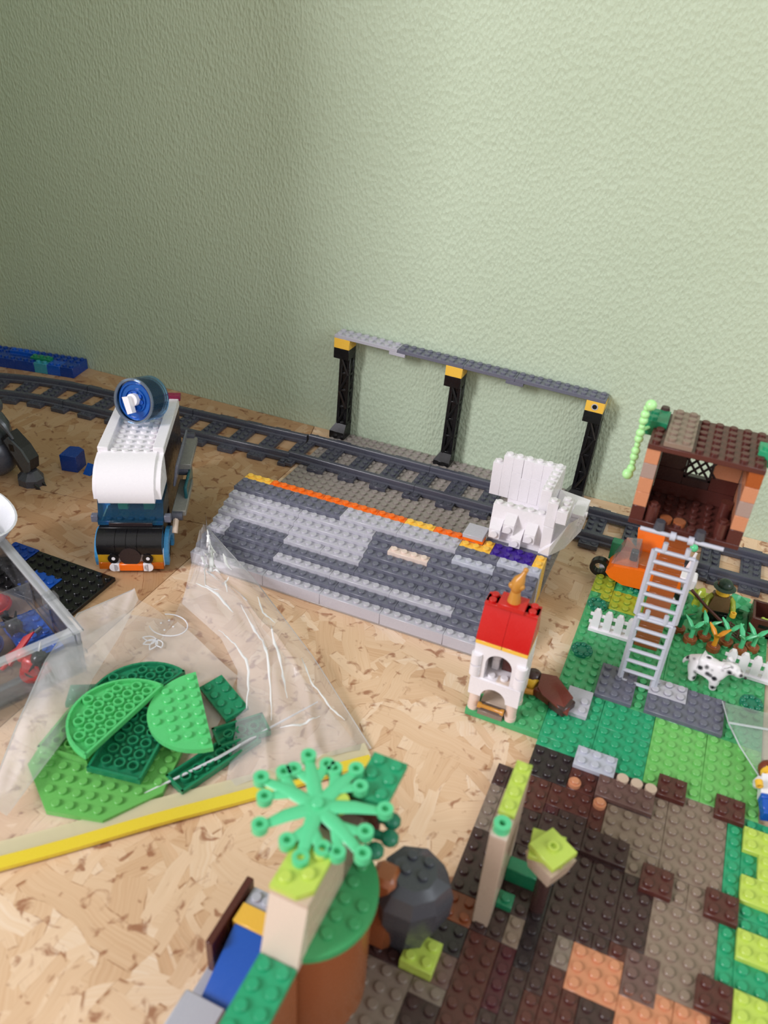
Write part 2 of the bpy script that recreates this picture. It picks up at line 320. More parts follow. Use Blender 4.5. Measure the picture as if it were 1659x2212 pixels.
part('pin_hole', MB().cyl((31, -2.012, 12.62), (31, -1.95, 12.62), .27, .27, 20), 'black', ga)
for x0, x1, m in [(0, 8, 'ltgray'), (8, 16, D_), (16, 22, D_), (22, 32, D_)]: brick('beam_plate', ga, x0, -2, 13.2, x1-x0, 2, .4, m)
brick('joint_plate', ga, 7, -2, 12.8, 2, 2, .4, 'ltgray', False); brick('joint_plate', ga, 21, -2, 12.8, 2, 2, .4, D_, False)

# ------------------------------------------------------------------ train track
tr = thing('train_track', 'dark grey toy train track running along the base of the wall', 'toy track')
TM = {}
def rail_profile(): return [(-.48, 0), (.48, 0), (.48, .34), (.30, .46), (.30, .92), (.22, 1.02), (-.22, 1.02), (-.30, .92), (-.30, .46), (-.48, .34)]
def track_straight():
    rail = MB().extx(rail_profile(), .02, 15.98).mesh('rail', mat('track'))
    sl = MB().box(-1, -4, 0, 1, 4, .4)
    for i in (-.5, .5):
        for j in (-3.5, -1.5, -.5, .5, 1.5, 3.5): sl.stud(i, j, .4, n=12)
    sl.box(-1.0, -4, .4, 1.0, -3.05, .52, .02).box(-1.0, 3.05, .4, 1.0, 4, .52, .02)
    hs = MB().box(0, -4, 0, .98, 4, .4)
    for j in (-3.5, -1.5, -.5, .5, 1.5, 3.5): hs.stud(.5, j, .4, n=12)
    return rail, sl.mesh('sleeper', mat('track')), hs.mesh('sleeper', mat('track'))
RAIL, SLEEP, HALF = track_straight()
def section(x, y, z, ang):
    p = bpy.data.objects.new('track_section', None); COL.objects.link(p); p.parent = tr; p.location = Vector((x, y, z))*U; p.rotation_euler = (0, 0, ang); p.empty_display_size = .01
    for yy in (-2.5, 2.5): link('rail', RAIL, p, (0, yy, .12))
    for xx in (4, 8, 12): link('sleeper', SLEEP, p, (xx, 0, 0))
    link('sleeper', HALF, p, (0, 0, 0)); link('sleeper', HALF, p, (16, 0, 0), (0, 0, math.pi))
for x in (-1.5, 14.5, 30.5, 46.5, 62.5): section(x, -7.05, .02 if x < 40 else -.18, 0)
a1 = math.radians(3.4); section(-1.6-16*math.cos(a1), -7.15-16*math.sin(a1), -.15, a1)
x2, y2 = -1.6-16*math.cos(a1), -7.15-16*math.sin(a1); a2 = math.radians(3.6); x3, y3_ = x2-16*math.cos(a2)-.05, y2-16*math.sin(a2); section(x3, y3_, -.18, a2)
# curved section bending towards the viewer at the far left
p = bpy.data.objects.new('track_section', None); COL.objects.link(p); p.parent = tr; p.location = Vector((x3-.05, y3_, -.18))*U; p.rotation_euler = (0, 0, math.pi+a2)
def arc(r, a): return (r*math.sin(a), 40-40+0) 
for off in (-2.5, 2.5):
    mb = MB(); pr = rail_profile(); n = len(pr); K = 14; rr = 40 + off
    for k in range(K+1):
        a = math.radians(22.5)*k/K
        for (t, h) in pr: q = 40-(rr+t)*math.cos(a); mb.v.append(((rr+t)*math.sin(a), q, h+.12))
    for k in range(K):
        for i in range(n): mb.f.append((k*n+i, k*n+(i+1) % n, (k+1)*n+(i+1) % n, (k+1)*n+i))
    part('rail', mb, 'track', p)
for k in range(5):
    a = math.radians(22.5)*k/4; link('sleeper', SLEEP, p, (40*math.sin(a), 40-40*math.cos(a), 0), (0, 0, a))

# ------------------------------------------------------------------ blue brick strip at the wall
bl = thing('blue_brick_strip', 'strip of dark blue toy bricks with one turquoise brick, lying against the wall', 'toy bricks', (-38.9, -3.75, -.2), math.radians(10.5))
for j, row_ in enumerate([[(-2, 'dkblue'), (-4, 'blue'), (-6, 'cyan'), (-9, 'dkblue'), (-13, 'dkblue'), (-17, 'blue')], [(-3, 'dkblue'), (-7, 'dkblue'), (-11, 'blue'), (-14, 'dkblue'), (-17, 'dkblue')]]):
    x0 = 0
    for x1, m in row_: brick('brick', bl, x1, j*1.8, 0, x0-x1, 2 if j else 1.8, 1.45, m if m != 'cyan' else 'teal'); x0 = x1
brick('plate', bl, -7, .9, 1.45, 3, 1, .4, 'drgreen'); brick('plate', bl, -16, 2, 1.45, 2, 1, .4, 'ltbluish'); brick('plate', bl, -11, 2, 1.45, 4, 1, .4, 'blue')

# ------------------------------------------------------------------ loose blue bricks and black plate
b = brick('blue_brick', None, -22.9, -24.1, -.2, 2, 2, 2.0, 'dkblue', False); tag(b, 'plain dark blue block alone on the board left of the van', 'toy brick'); b.rotation_euler = (0, 0, .22)
part('sloped_top', MB().add([(.05, .05, 2), (1.95, .05, 2), (1.95, 1.95, 2), (.05, 1.95, 2), (.6, 1.5, 2.45), (1.5, 1.9, 2.3)], [(0,1,5,4),(1,2,5),(2,3,4,5),(3,0,4),(0,3,2,1)]), 'dkblue', b)
b = link('blue_slope', MB().add([(0, 0, 0), (1, 0, 0), (1, 1, 0), (0, 1, 0), (0, 1, 1), (1, 1, 1)], [(0,3,2,1),(0,1,5,4),(1,2,5),(0,4,3),(3,4,5,2)]).mesh('blue_slope', mat('blue')), None, (-20.3, -23.6, -.2)); tag(b, 'tiny dark blue slope piece beside the van front corner', 'toy brick')
bp = thing('black_plate', 'large flat black studded plate with blue plates on it, partly under the clear case', 'toy plate', (-16.5, -43.5, -.2))
brick('plate', bp, 0, 0, 0, 12, 6, .4, 'black'); brick('blue_plate', bp, 5, 1, .4, 3, 2.5, .12, 'blue'); brick('blue_plate', bp, 0, 4, .4, 3, 2, .12, 'dkblue')

# ------------------------------------------------------------------ robot figure at the left edge
ro = thing('robot_figure', 'dark grey toy robot with clawed foot at the left edge', 'toy robot', (-25, -27.4, -.2))
mb = MB(); cx = 1.2
poly = [(cx+1.55*math.cos(a), 1.3*math.sin(a)-.3) for a in [math.pi*2*i/8+.3 for i in range(8)]]
n = 8; vs = [(x, y, 0) for x, y in poly] + [(cx+(x-cx)*1.0, y, .8) for x, y in poly] + [(cx+(x-cx)*.5, y*.5, 1.6) for x, y in poly]
fs = [tuple(range(n))[::-1], tuple(range(2*n, 3*n))] + [(k*n+i, k*n+(i+1) % n, (k+1)*n+(i+1) % n, (k+1)*n+i) for k in (0, 1) for i in range(n)]
part('foot', mb.add(vs, fs), 'rock', ro, smooth=0)
for a in (-.6, .3): part('claw', MB().add([(cx+1.2+.2, a-.6, 0), (cx+1.2+.2, a-.1, 0), (cx+1.2, a-.1, .6), (cx+1.2, a-.6, .6), (cx+1.9, a-.4, 0)], [(0,1,2,3),(0,4,1),(1,4,2),(2,4,3),(3,4,0)]), 'mechdk', ro, smooth=0)
def shin(x): return MB().add([(x[0], y, x[1]) for y in (-.9, .9) for x in ((-1.6, 5.2), (-.5, 5.6), (1.3, 4.2), (2.1, 2.8), (1.7, 1.6), (1.0, 1.1), (.3, 1.4))], [tuple(range(7)), tuple(range(7, 14))[::-1]] + [(i, 7+i, 7+(i+1) % 7, (i+1) % 7) for i in range(7)])
part('shin', MB().exty([(-1.5, 5.0), (-.4, 5.9), (1.2, 4.5), (2.0, 3.2), (1.8, 1.9), (1.1, 1.3), (.4, 1.5)], -.8, .6), 'mechdk', ro, smooth=0)
part('shin_panel', MB().exty([(-.9, 5.0), (-.2, 5.6), (1.3, 4.4), (2.1, 3.1), (1.9, 1.9), (1.2, 1.6)], -1.05, -.8), 'mech', ro, smooth=0)
part('panel_hole', MB().box(-.2, -1.09, 4.0, .4, -1.0, 4.8, 0), 'black', ro)
part('body', MB().ball((-4.6, -.6, 4.4), 3.2, 14, 10, 1.25), 'mech', ro)
part('hip', MB().ball((-3.2, -.4, 2.6), 2.4, 12, 8, 1.1), 'rock', ro)
part('hose', MB().loft([(-2.6, -.8, 7.9), (-1.2, -1.0, 7.6), (-.4, -1, 6.9), (-.1, -.9, 6.2), (.3, -.8, 5.4)], [.35, .42, .42, .2, .15], 8), 'mech', ro)
part('shoulder', MB().ball((-2.2, -.4, 8.6), 1.1), 'mech', ro)

# ------------------------------------------------------------------ penguin van
va = thing('toy_van', 'white roofed toy van with black penguin face front and blue dish on the roof', 'toy van', (-6.66, -37.09, -.2), math.radians(28))
part('chassis', MB().box(.3, .8, .5, 5.7, 15.6, 1.7), 'black', va)
for x in (-.15, 5.35):
    for y in (2.3, 12.6):
        wh = part('wheel', MB().tube((x, y, 1.15), (x+.8, y, 1.15), 1.15, .7, 22), 'wheel', va); part('wheel_rim', MB().cyl((x+.05, y, 1.15), (x+.75, y, 1.15), .72, .72, 18), 'ltgray', wh)
for x0, x1 in ((-.38, .0), (6.0, 6.4)):
    pts = [(2.3+2.0*math.cos(a), 1.35+2.05*math.sin(a)) for a in [math.radians(-25+230*i/16) for i in range(17)]]
    inn = [(2.3+1.3*math.cos(a), 1.2+1.3*math.sin(a)) for a in [math.radians(-25+230*i/16) for i in range(17)]]
    mb = MB()
    for i in range(16): mb.extx([pts[i], pts[i+1], inn[i+1], inn[i]], x0, x1)
    part('wheel_arch', mb, 'azure', va)
part('front_block', MB().box(0, .15, .5, 6, 3.2, 2.4), 'white', va)
part('bumper', MB().box(1.9, -.35, .35, 4.1, .3, 1.15, .08), 'orange', va)
for x in (1.45, 4.55): part('bumper_tile', MB().cyl((x-.05 if x < 3 else x+.05, -.30, .72), (x-.05 if x < 3 else x+.05, .2, .72), .42, .42, 18).box(min(x, 3)-.05 if x < 3 else x-.45, -.3, .3, x+.45 if x < 3 else x+.05, .2, 1.14, .03), 'white', va)
for x in (.02, 4.85): part('lamp', MB().box(x, -.15, .45, x+1.13, .9, 1.2), trans_orange(), va); 
for x in (.02, 4.85): part('lamp', MB().box(x, -.1, 1.2, x+1.13, .9, 2.1), trans_yellow(), va)
for x in (1.42, 4.58):
    e = part('eye', MB().cyl((x, -.22, 1.68), (x, .2, 1.68), .5, .5, 20), 'black', va); part('pupil', MB().cyl((x+.03, -.26, 1.72), (x+.03, -.2, 1.72), .17, .17, 14), 'white', e)
part('beak_tile', MB().cyl((3, -.28, 1.95), (3, .2, 1.95), .98, .98, 24), 'blackbrown', va)
hood = [(-.1, 2.1), (-.22, 2.6), (-.18, 3.2), (.1, 3.7), (.6, 4.0), (1.3, 4.1), (1.3, 2.1)]
for x0, x1 in ((0, 1.7), (1.7, 2.7), (2.7, 3.7), (3.7, 6)): part('hood', MB().extx(hood, x0+.02, x1-.02), 'black', va)
part('cowl', MB().box(.1, 1.2, 3.4, 5.9, 2.4, 4.25), 'black', va); part('cowl_top', MB().box(1, 1.5, 4.1, 5, 2.6, 4.6), 'blackbrown', va)
# cab sides, seats and interior
part('cab_floor', MB().box(.2, 2.4, 1.7, 5.8, 15.5, 4.2), 'black', va)
part('side_wall', MB().box(0, 5.2, 1.8, .4, 15.6, 10.0), 'white', va); part('side_wall', MB().box(5.6, 5.2, 1.8, 6, 15.6, 10.0), 'blackbrown', va, label='dark side wall with hatch')
part('rear_wall', MB().box(.4, 15.2, 1.8, 5.6, 15.6, 10.0), 'white', va)
part('cab_back', MB().box(.4, 5.6, 4.2, 5.6, 6.0, 10.0), 'azure', va)
for x in (1.3, 3.7): part('seat', MB().box(x, 4.4, 4.2, x+1, 5.2, 6.4, .08), 'paleyellow', va)
part('windscreen', MB().extx([(1.9, 4.3), (2.0, 4.9), (2.9, 7.7), (3.05, 7.7), (2.15, 4.9), (2.05, 4.3)], 0, 6).extx([(2.05, 4.3), (2.9, 7.7), (5.2, 7.7), (5.2, 4.3)], 0, .12).extx([(2.05, 4.3), (2.9, 7.7), (5.2, 7.7), (5.2, 4.3)], 5.88, 6.0).box(0, 1.55, 4.3, 6, 2.4, 4.75, .04), trans_blue(), va)
mb = MB()
for k in range(5): mb.stud(1+k, 2.0, 4.75, .28, .2, 12)
part('windscreen_studs', mb, trans_blue(), va)
for x in (-.65, 6.05): part('mirror', MB().box(x, 1.9, 4.4, x+.6, 2.5, 5.1), 'dkgray', va)
vis = [(1.55, 6.75), (1.42, 7.3), (1.55, 8.2), (2.0, 9.0), (2.8, 9.75), (3.8, 10.2), (5.0, 10.35), (5.0, 9.9), (3.9, 9.7), (3.0, 9.3), (2.4, 8.6), (2.1, 8.0), (2.0, 7.3), (2.0, 6.75)]
mbv = MB().extx(vis, .35, 5.45); part('visor', mbv, 'white', va)
side = [(1.7, 7.1), (1.7, 8.2), (2.1, 8.9), (2.9, 9.6), (3.8, 10.0), (5.0, 10.2), (5.2, 7.2)]
part('visor_side', MB().extx(side, -.05, .36), 'white', va); part('visor_side', MB().extx(side, 5.44, 6.05), 'white', va)
mb = MB().box(.9, 4.6, 9.7, 5.1, 15.6, 10.15)
for i in range(4):
    for j in range(10): mb.stud(1.5+i, 5.1+j*1.02, 10.15 if j else 10.3)
part('roof', mb, 'white', va)
part('roof_rail', MB().box(0, 5, 9.9, .95, 15.8, 10.75, .05), 'white', va); part('roof_rail', MB().box(5.05, 5, 9.9, 6.05, 15.8, 10.75, .05), 'white', va)
part('roof_bar', MB().box(3.9, 15.7, 10.5, 6.2, 16.5, 11.1), 'magenta', va)
part('serving_hatch', MB().box(6.35, 5.6, 6.2, 6.6, 13.2, 8.6, .06), 'dkgray', va, label='folded grey side panel', rot=(0, .18, 0), loc=(-.9, 0, 1.2))
part('side_arm', MB().box(6.6, 3.2, 4.3, 7.9, 9.2, 4.9, .06), 'panelgray', va); part('side_arm', MB().box(6.5, 8.5, 6.4, 7.9, 14.4, 7.0, .06), 'panelgray', va)
part('arm_joint', MB().cyl((6.6, 8.9, 6.1), (7.6, 8.9, 6.1), .5, .5, 14), 'track', va); part('arm_joint', MB().cyl((6.6, 3.1, 4.4), (7.6, 3.1, 4.4), .45, .45, 14), 'track', va); part('arm_joint', MB().cyl((6.6, 14.6, 6.9), (7.6, 14.6, 6.9), .5, .5, 14), 'track', va)
part('side_flap', MB().box(7.5, 5.4, 4.6, 7.8, 10.0, 6.2, .1), trans_teal(), va); part('drop_arm', MB().loft([(7.0, 3.0, 4.4), (6.9, 1.9, 3.2)], .28, 8), 'sand', va)
# slush drum on the roof
dx = Vector((2.7, 9.9, 13.15)); dv = Vector((.42, .84, -.24)).normalized()
part('dish_drum', MB().tube(dx, dx+dv*2.7, 2.2, 2.08, 32), clear('clear_blue_drum', (.55,.76,.96), .08, (.15,.42,.8), .06, 0, 60, 1.3), va)
dd = part('dish', MB().cyl(dx+dv*.35, dx+dv*.8, 1.95, 1.95, 32).tube(dx+dv*.2, dx+dv*.4, 1.2, 1.1, 24).tube(dx+dv*.2, dx+dv*.4, 1.75, 1.65, 24), trans_dkblue(), va)
mb = MB()
e1 = dv.cross(Vector((0, 0, 1))).normalized(); e2 = e1.cross(dv)
for k in range(8): a = k*math.pi/4; o_ = e1*.75*math.cos(a) + e2*.75*math.sin(a); mb.cyl(dx+dv*.15+o_, dx+dv*.4+o_, .22, .22, 10)
part('dish_studs', mb, 'blue', dd)
part('dish_rim', MB().tube(dx-dv*.05, dx+dv*.12, 2.24, 2.0, 32), trans_clear(), dd)
part('dish_clip', MB().cyl(dx-dv*.25+Vector((0, 0, .15)), dx+dv*.3+Vector((0, 0, .15)), .62, .62, 18).add([(x, y, z) for (x, z) in ((-.75, .35), (-.1, .55), (.55, -.95), (0, -1.2)) for y in (-.75, -.15)], [(0,2,3,1),(2,4,5,3),(4,6,7,5),(6,0,1,7),(0,6,4,2),(1,3,5,7)], Matrix.Translation(dx-dv*.05) @ Matrix((e1, dv, e2)).transposed().to_4x4()), 'white', dd)

# ------------------------------------------------------------------ clear sorting case with small parts
ck = math.atan2(-.412, .911)
cs = thing('sorting_case', 'clear plastic sorting case with dividers full of tiny toy parts at left edge', 'case', (1.1, -48.0, -.2), ck)
# local: -x runs back-left along the long side, -y runs towards the viewer
CL = clear('clear_case_plastic', (.96,.97,.98), .07, (.85,.87,.93), .12, 0, 60, 1.25)
part('wall', MB().box(-27, -.35, 0, 0, 0, 4.2, .05), CL, cs); part('wall', MB().box(-.35, -14, 0, 0, -.35, 4.2, .05), CL, cs)
RIMM = clear('clear_case_rim', (.97,.97,.98), .3, (.93,.94,.97), .2, 0, 60, 1.2)
part('rim', MB().box(-27, -.6, 4.2, .2, .25, 4.5, .05).box(-.6, -14, 4.2, .2, -.6, 4.5, .05), RIMM, cs)
part('lower_rim', MB().box(-.2, -14, 2.0, .3, .2, 2.3, .04), CL, cs)
part('bottom', MB().box(-27, -14, 0, -.3, -.3, .25, 0), CL, cs)
for x in (-9.0, -5.2): part('divider', MB().box(x, -7.5, .3, x+.18, -.4, 3.8, .03), CL, cs, rot=(0, 0, 0))
part('divider', MB().box(-9.0, -7.7, .3, -.4, -7.5, 3.8, .03), CL, cs); part('divider', MB().box(-18, -7.7, .3, -9.2, -7.5, 3.8, .03), CL, cs)
part('latch', MB().box(-5.6, -.7, 3.6, -4.6, .4, 4.7, .08), CL, cs)
rs = random.Random(5)
def loc_case(x, y, z):
    c, s = math.cos(ck), math.sin(ck); return (1.1 + x*c - y*s, -48.0 + x*s + y*c, z)
def toy(name, label, pts, m, loc, cat='toy part', extra=None, rot=None):
    o = thing(name, label, cat, loc, 0, None, rot or (rs.uniform(-.6, .6), rs.uniform(-.6, .6), rs.uniform(0, 6)))
    pts(o, m); return o
def helmet(o, m): part('shell', MB().ball((0, 0, .7), .9, 14, 8, .95), m, o); part('brim', MB().tube((0, 0, .25), (0, 0, .5), 1.05, .75, 16), m, o)
def wing(o, m): part('blade', MB().add([(0, 0, 0), (3.2, .3, .1), (2.4, .7, .15), (1.4, .6, .1), (.4, 1.0, .1), (0, 0, .3), (3.2, .3, .25), (2.4, .7, .35), (1.4, .6, .35), (.4, 1.0, .35)], [(0,4,3,2,1),(5,6,7,8,9),(0,1,6,5),(1,2,7,6),(2,3,8,7),(3,4,9,8),(4,0,5,9)]), m, o); part('pin', MB().cyl((0, .4, .2), (-.6, .4, .2), .2, .2, 10), m, o)
def spiky(o, m):
    mb = MB().ball((0, 0, .6), .7)
    for k in range(7): a = k*.9; mb.cyl((0, 0, .7), (1.25*math.cos(a), 1.25*math.sin(a), .8+.5*math.sin(2*a)), .28, .05, 7)
    part('hair', mb, m, o)
def armour(o, m): part('shell', MB().box(-.9, -.5, .2, .9, .5, 1.9, .2), m, o); part('shoulder', MB().ball((-1, 0, 1.6), .55), m, o); part('shoulder', MB().ball((1, 0, 1.6), .55), m, o); part('skirt', MB().tube((0, 0, 0), (0, 0, .4), 1.0, .7, 14), m, o)
def limb(o, m): part('rod', MB().loft([(-1.6, 0, .3), (-.2, 0, .3), (.2, 0, .3), (1.6, 0, .3)], [.22, .22, .3, .22], 10), m, o); part('collar', MB().tube((0, 0, .3), (.45, 0, .3), .42, .2, 12), m, o)
def ring_(o, m): part('ring', MB().tube((0, 0, 0), (0, 0, .7), 1.2, .7, 18), m, o); part('cap', MB().ball((0, 0, .8), .7), 'white2', o)
toy('toy_helmet', 'round red toy helmet seen through the case divider', helmet, 'red', loc_case(-11.5, -2.4, .1))
toy('toy_shield', 'long red toy piece at the frame edge inside the clear case', wing, 'red', loc_case(-14.5, -4.6, .5))
toy('toy_wing', 'black pointed toy wing lying between the case dividers', wing, 'black', loc_case(-9.2, -3.2, 1.0))
toy('toy_hair', 'spiky black toy hair piece near the frame edge in the case', spiky, 'black', loc_case(-10.8, -6.6, .3))
toy('toy_armour', 'bright red toy armour with black knob in the case corner', armour, 'red', loc_case(-2.0, -3.6, .1))
toy('toy_wing', 'bright red winged toy piece beside the red armour', wing, 'red', loc_case(-3.8, -4.6, .1))
toy('toy_hairpiece', 'small black knob on the red parts in the case corner', spiky, 'black', loc_case(-1.6, -2.8, 1.3))
toy('toy_collar', 'golden toy collar at the left frame edge in the case', armour, 'gold', loc_case(-8.0, -9.6, .6))
toy('toy_chain', 'golden looped toy chain below the collar at the left frame edge', ring_, 'gold', loc_case(-6.2, -10.6, .6))
toy('toy_rod', 'turquoise toy rod lying on top of the case', limb, 'cyan', (-11.6, -45.4, 4.6), rot=(0, .05, -.05))
toy('toy_ring', 'turquoise and white round toy piece at the left frame edge', ring_, 'cyan', (-14.2, -45.0, 4.4), rot=(.4, .2, 0))
toy('toy_hair', 'black toy hair piece beside the turquoise ring', spiky, 'black', loc_case(-14.2, -2.8, 3.0))
toy('toy_bag', 'dark patterned toy pouch inside the case by the golden parts', armour, 'mechdk', loc_case(-8.8, -7.9, .4))
toy('toy_blocks', 'cream coloured toy block at the front wall of the case', limb, 'tan', loc_case(-1.4, -9.2, .4))
toy('toy_wing', 'red toy piece at the bottom front of the clear case', wing, 'red', loc_case(-2.4, -12.8, .1), rot=(0, 0, 2))
toy('toy_wing', 'blue grey pointed toy piece behind the red armour in the case', wing, 'mech', loc_case(-6.2, -1.6, .8))
toy('toy_hair', 'matt black toy hair behind the middle case divider', spiky, 'mechdk', loc_case(-7.4, -3.2, .6))
toy('toy_armour', 'black toy armour lying under the divider beside the golden collar', armour, 'black', loc_case(-6.6, -6.4, .3))
toy('toy_helmet', 'dark blue round toy helmet deep inside the clear case', helmet, 'dkblue', loc_case(-7.0, -5.0, .3))
toy('toy_armour', 'dark grey toy armour near the case front wall', armour, 'mech', loc_case(-4.0, -9.4, .3))
toy('toy_helmet', 'black round toy helmet between the red shield and the divider', helmet, 'black', loc_case(-12.6, -5.6, .3))
toy('toy_wing', 'golden pointed toy piece lying over the golden chain', wing, 'gold', loc_case(-8.2, -11.2, 1.4))
b = brick('blue_plate', None, -8.6, -47.4, .2, 6, 3, .4, 'blue'); tag(b, 'blue plate lying at the bottom of the clear case', 'toy plate'); b.rotation_euler = (0, 0, ck)
# white bowl standing on the case
mb = MB(); prof = [(0, 0), (3.0, 0), (4.6, 1.6), (5.2, 3.4), (5.0, 3.4), (4.4, 1.7), (2.9, .25), (0, .25)]
n = 40
for (r, z) in prof:
    for i in range(n): a = 2*math.pi*i/n; mb.v.append((r*math.cos(a), r*math.sin(a), z))
for k in range(len(prof)-1):
    for i in range(n): mb.f.append((k*n+i, k*n+(i+1) % n, (k+1)*n+(i+1) % n, (k+1)*n+i))
b = link('bowl', mb.mesh('bowl', mat('white2')), None, (-17.9, -43.4, 3.9)); tag(b, 'white plastic bowl cut off by the left frame edge', 'bowl'); b.rotation_euler = (-.25, .3, 0)

# ------------------------------------------------------------------ zip bag
zb = thing('zip_bag', 'crumpled clear zip bag with yellow closure lying on the board, green plates on it', 'plastic bag', (0, 0, 0))
FILM = clear('bag_film', (.99,.985,.985), .15, (.98,.96,.97), .15, .22, 38, 1.2)
FOLD = clear('bag_film_folded', (.98,.98,.99), .36, (.97,.96,.99), .15, .4, 60, 1.25)
rw = random.Random(11)
def grid(ns, nt, fn):
    mb = MB()
    for i in range(ns+1):
        for j in range(nt+1): mb.v.append(fn(i/ns, j/nt))
    for i in range(ns):
        for j in range(nt): mb.f.append((i*(nt+1)+j, i*(nt+1)+j+1, (i+1)*(nt+1)+j+1, (i+1)*(nt+1)+j))
    return mb
def lerp(a, b, t): return a + (b-a)*t
def mix(P, t):       # piecewise linear list of points
    k = min(int(t*(len(P)-1)), len(P)-2); u = t*(len(P)-1)-k
    return Vector(P[k]).lerp(Vector(P[k+1]), u)
bot = [(25.3, -46.0, -.15), (7.6, -63.9, -.15), (-4, -75.5, -.15)]
top = [(0.4, -30.6, .2), (3.6, -40, .0), (-.6, -41.2, .1), (-6, -62, -.12)]
def base_fn(s, t):
    p = mix(bot, s).lerp(mix(top, s), t); e = math.sin(s*math.pi)*math.sin(t*math.pi)
    return (p.x, p.y, max(-.17, p.z*1.0) + .05*math.sin(9*s+5*t)*e)
part('film', grid(30, 30, base_fn), FILM, zb)
redge = [(25.2, -45.2, -.1), (17.5, -39.6, 1.0), (8.5, -34.2, 2.4), (0.6, -30.0, 3.2)]
inner = [(17.5, -53.2, -.1), (15.4, -48.4, .4), (12.6, -43.6, 1.0), (9.5, -41.2, 1.3), (4.2, -39.2, 1.6), (0.3, -30.6, 3.0)]
def lobe(s, t):
    p = mix(redge, t).lerp(mix(inner, t), s); e = math.sin(s*math.pi); q = math.sin(min(1, t*1.1)*math.pi)
    z = p.z + e*(1.3*q+.25) + .30*e*math.sin(7.5*s+11*t) + .20*e*math.sin(19*s-13*t) + .12*e*math.sin(31*t+17*s*s) + .35*e*abs(math.sin(6*t+2.2*s))**8
    g1 = math.exp(-((s-(.72-.25*t+.06*math.sin(9*t)))/.035)**2); g2 = math.exp(-((s-(.30+.2*t+.05*math.sin(13*t+1)))/.03)**2); g3 = math.exp(-((t-(.28+.12*s))/.03)**2)
    z += e*(.55*g1+.45*g2+.35*g3) + e*max(0, t-.72)*2.6*(math.sin(43*s+9*t)*math.sin(37*t+5*s))
    return (p.x+.3*e*math.sin(8*t), p.y+.3*e*math.sin(9*s+3*t), max(-.1, z))
part('film_inner', grid(12, 14, lambda s_, t: tuple(Vector((4.2, -40.0, .15)).lerp(Vector((12.6, -43.6, .5)), s_).lerp(Vector((4.6, -49.0, .1)).lerp(Vector((14.4, -50.0, .3)), s_), t) + Vector((0, 0, .12*math.sin(9*t+6*s_)))))
, clear('bag_film_double', (.97,.965,.96), .26, (.98,.95,.93), .2, .2, 40, 1.2), zb, smooth=60)
GLINT = clear('film_glint', (.98,.98,.99), .75, (1, 1, 1), .1, 0, 60, 1.4)  # whitish ribbons along creases: the film's highlights put in as colour
def glint_crease(pts, r=.11):
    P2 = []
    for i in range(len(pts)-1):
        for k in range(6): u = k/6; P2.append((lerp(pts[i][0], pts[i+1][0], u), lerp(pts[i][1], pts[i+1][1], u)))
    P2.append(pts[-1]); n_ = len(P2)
    part('glint_crease', MB().loft([Vector(lobe(min(.99, max(.01, a+rw.uniform(-.006, .006))), b)) + Vector((0, 0, .04)) for a, b in P2], [r*(.35+.65*rw.random())*math.sin(math.pi*(i+.6)/(n_+.2)) + .015 for i in range(n_)], 6, sq=.35), GLINT, zb)
part('film_lobe', grid(70, 90, lobe), clear('bag_film_lobe', (.98,.98,.985), .21, (.98,.97,.99), .15, .22, 38, 1.22), zb, smooth=60)
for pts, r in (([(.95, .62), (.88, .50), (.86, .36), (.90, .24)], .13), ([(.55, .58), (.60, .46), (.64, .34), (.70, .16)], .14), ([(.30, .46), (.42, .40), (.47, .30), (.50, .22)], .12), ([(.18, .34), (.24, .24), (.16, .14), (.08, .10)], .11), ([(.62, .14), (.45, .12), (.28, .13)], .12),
               ([(.30, .86), (.55, .80), (.48, .74)], .2), ([(.65, .88), (.50, .84), (.70, .76), (.62, .70)], .2), ([(.25, .92), (.42, .84), (.30, .78)], .18), ([(.75, .80), (.66, .70), (.70, .60)], .16), ([(.12, .84), (.2, .74)], .16), ([(.38, .62), (.44, .56)], .1), ([(.2, .58), (.26, .52), (.22, .47)], .09), ([(.45, .94), (.52, .9), (.6, .92)], .16), ([(.35, .80), (.45, .90), (.55, .86)], .22), ([(.2, .88), (.35, .92)], .2), ([(.6, .82), (.72, .9)], .2), ([(.3, .72), (.5, .70), (.58, .66)], .18), ([(.55, .95), (.4, .88), (.45, .8), (.36, .76)], .2)): glint_crease(pts, r)
lf = [(.2, -40.6, 2.6), (-1.4, -45.6, 3.0), (.2, -51, 3.0), (2.6, -56.4, 2.6), (5.0, -62.2, 1.2)]
rf = [(1.4, -41.4, 2.6), (2.2, -45.0, 1.6), (3.2, -49.6, 1.2), (5.2, -54.4, 1.0), (6.2, -61.6, .6)]
def flap(s, t):
    p = mix(lf, t).lerp(mix(rf, t), s); e = math.sin(s*math.pi)
    return (p.x, p.y, p.z + .5*e + .16*e*math.sin(17*t+6*s) + .10*e*math.sin(37*t-9*s))
part('film_flap', grid(20, 50, flap), FOLD, zb, smooth=60)
lf2 = [(1.4, -41.4, 2.6), (2.2, -45.0, 1.6), (3.2, -49.6, 1.2), (5.2, -54.4, 1.0), (6.2, -61.6, .6)]
rf2 = [(4.0, -40.2, .3), (4.6, -43.0, .2), (4.4, -47.0, .2), (4.0, -51.0, .1), (4.8, -57.5, .0)]
part('film_side', grid(14, 40, lambda s, t: tuple(mix(lf2, t).lerp(mix(rf2, t), s) + Vector((0, 0, .12*math.sin(13*t+5*s)*math.sin(s*math.pi))))), FILM, zb, smooth=60)
SEAM = clear('bag_seam', (.97,.97,.98), .35, (.95,.95,.97), .1)
part('seam', MB().loft([mix(redge, i/20) + Vector((0, 0, .05)) for i in range(21)], .045, 6), SEAM, zb); part('seam', MB().loft([mix(lf, i/20) + Vector((0, 0, .03)) for i in range(21)], .05, 6), SEAM, zb)
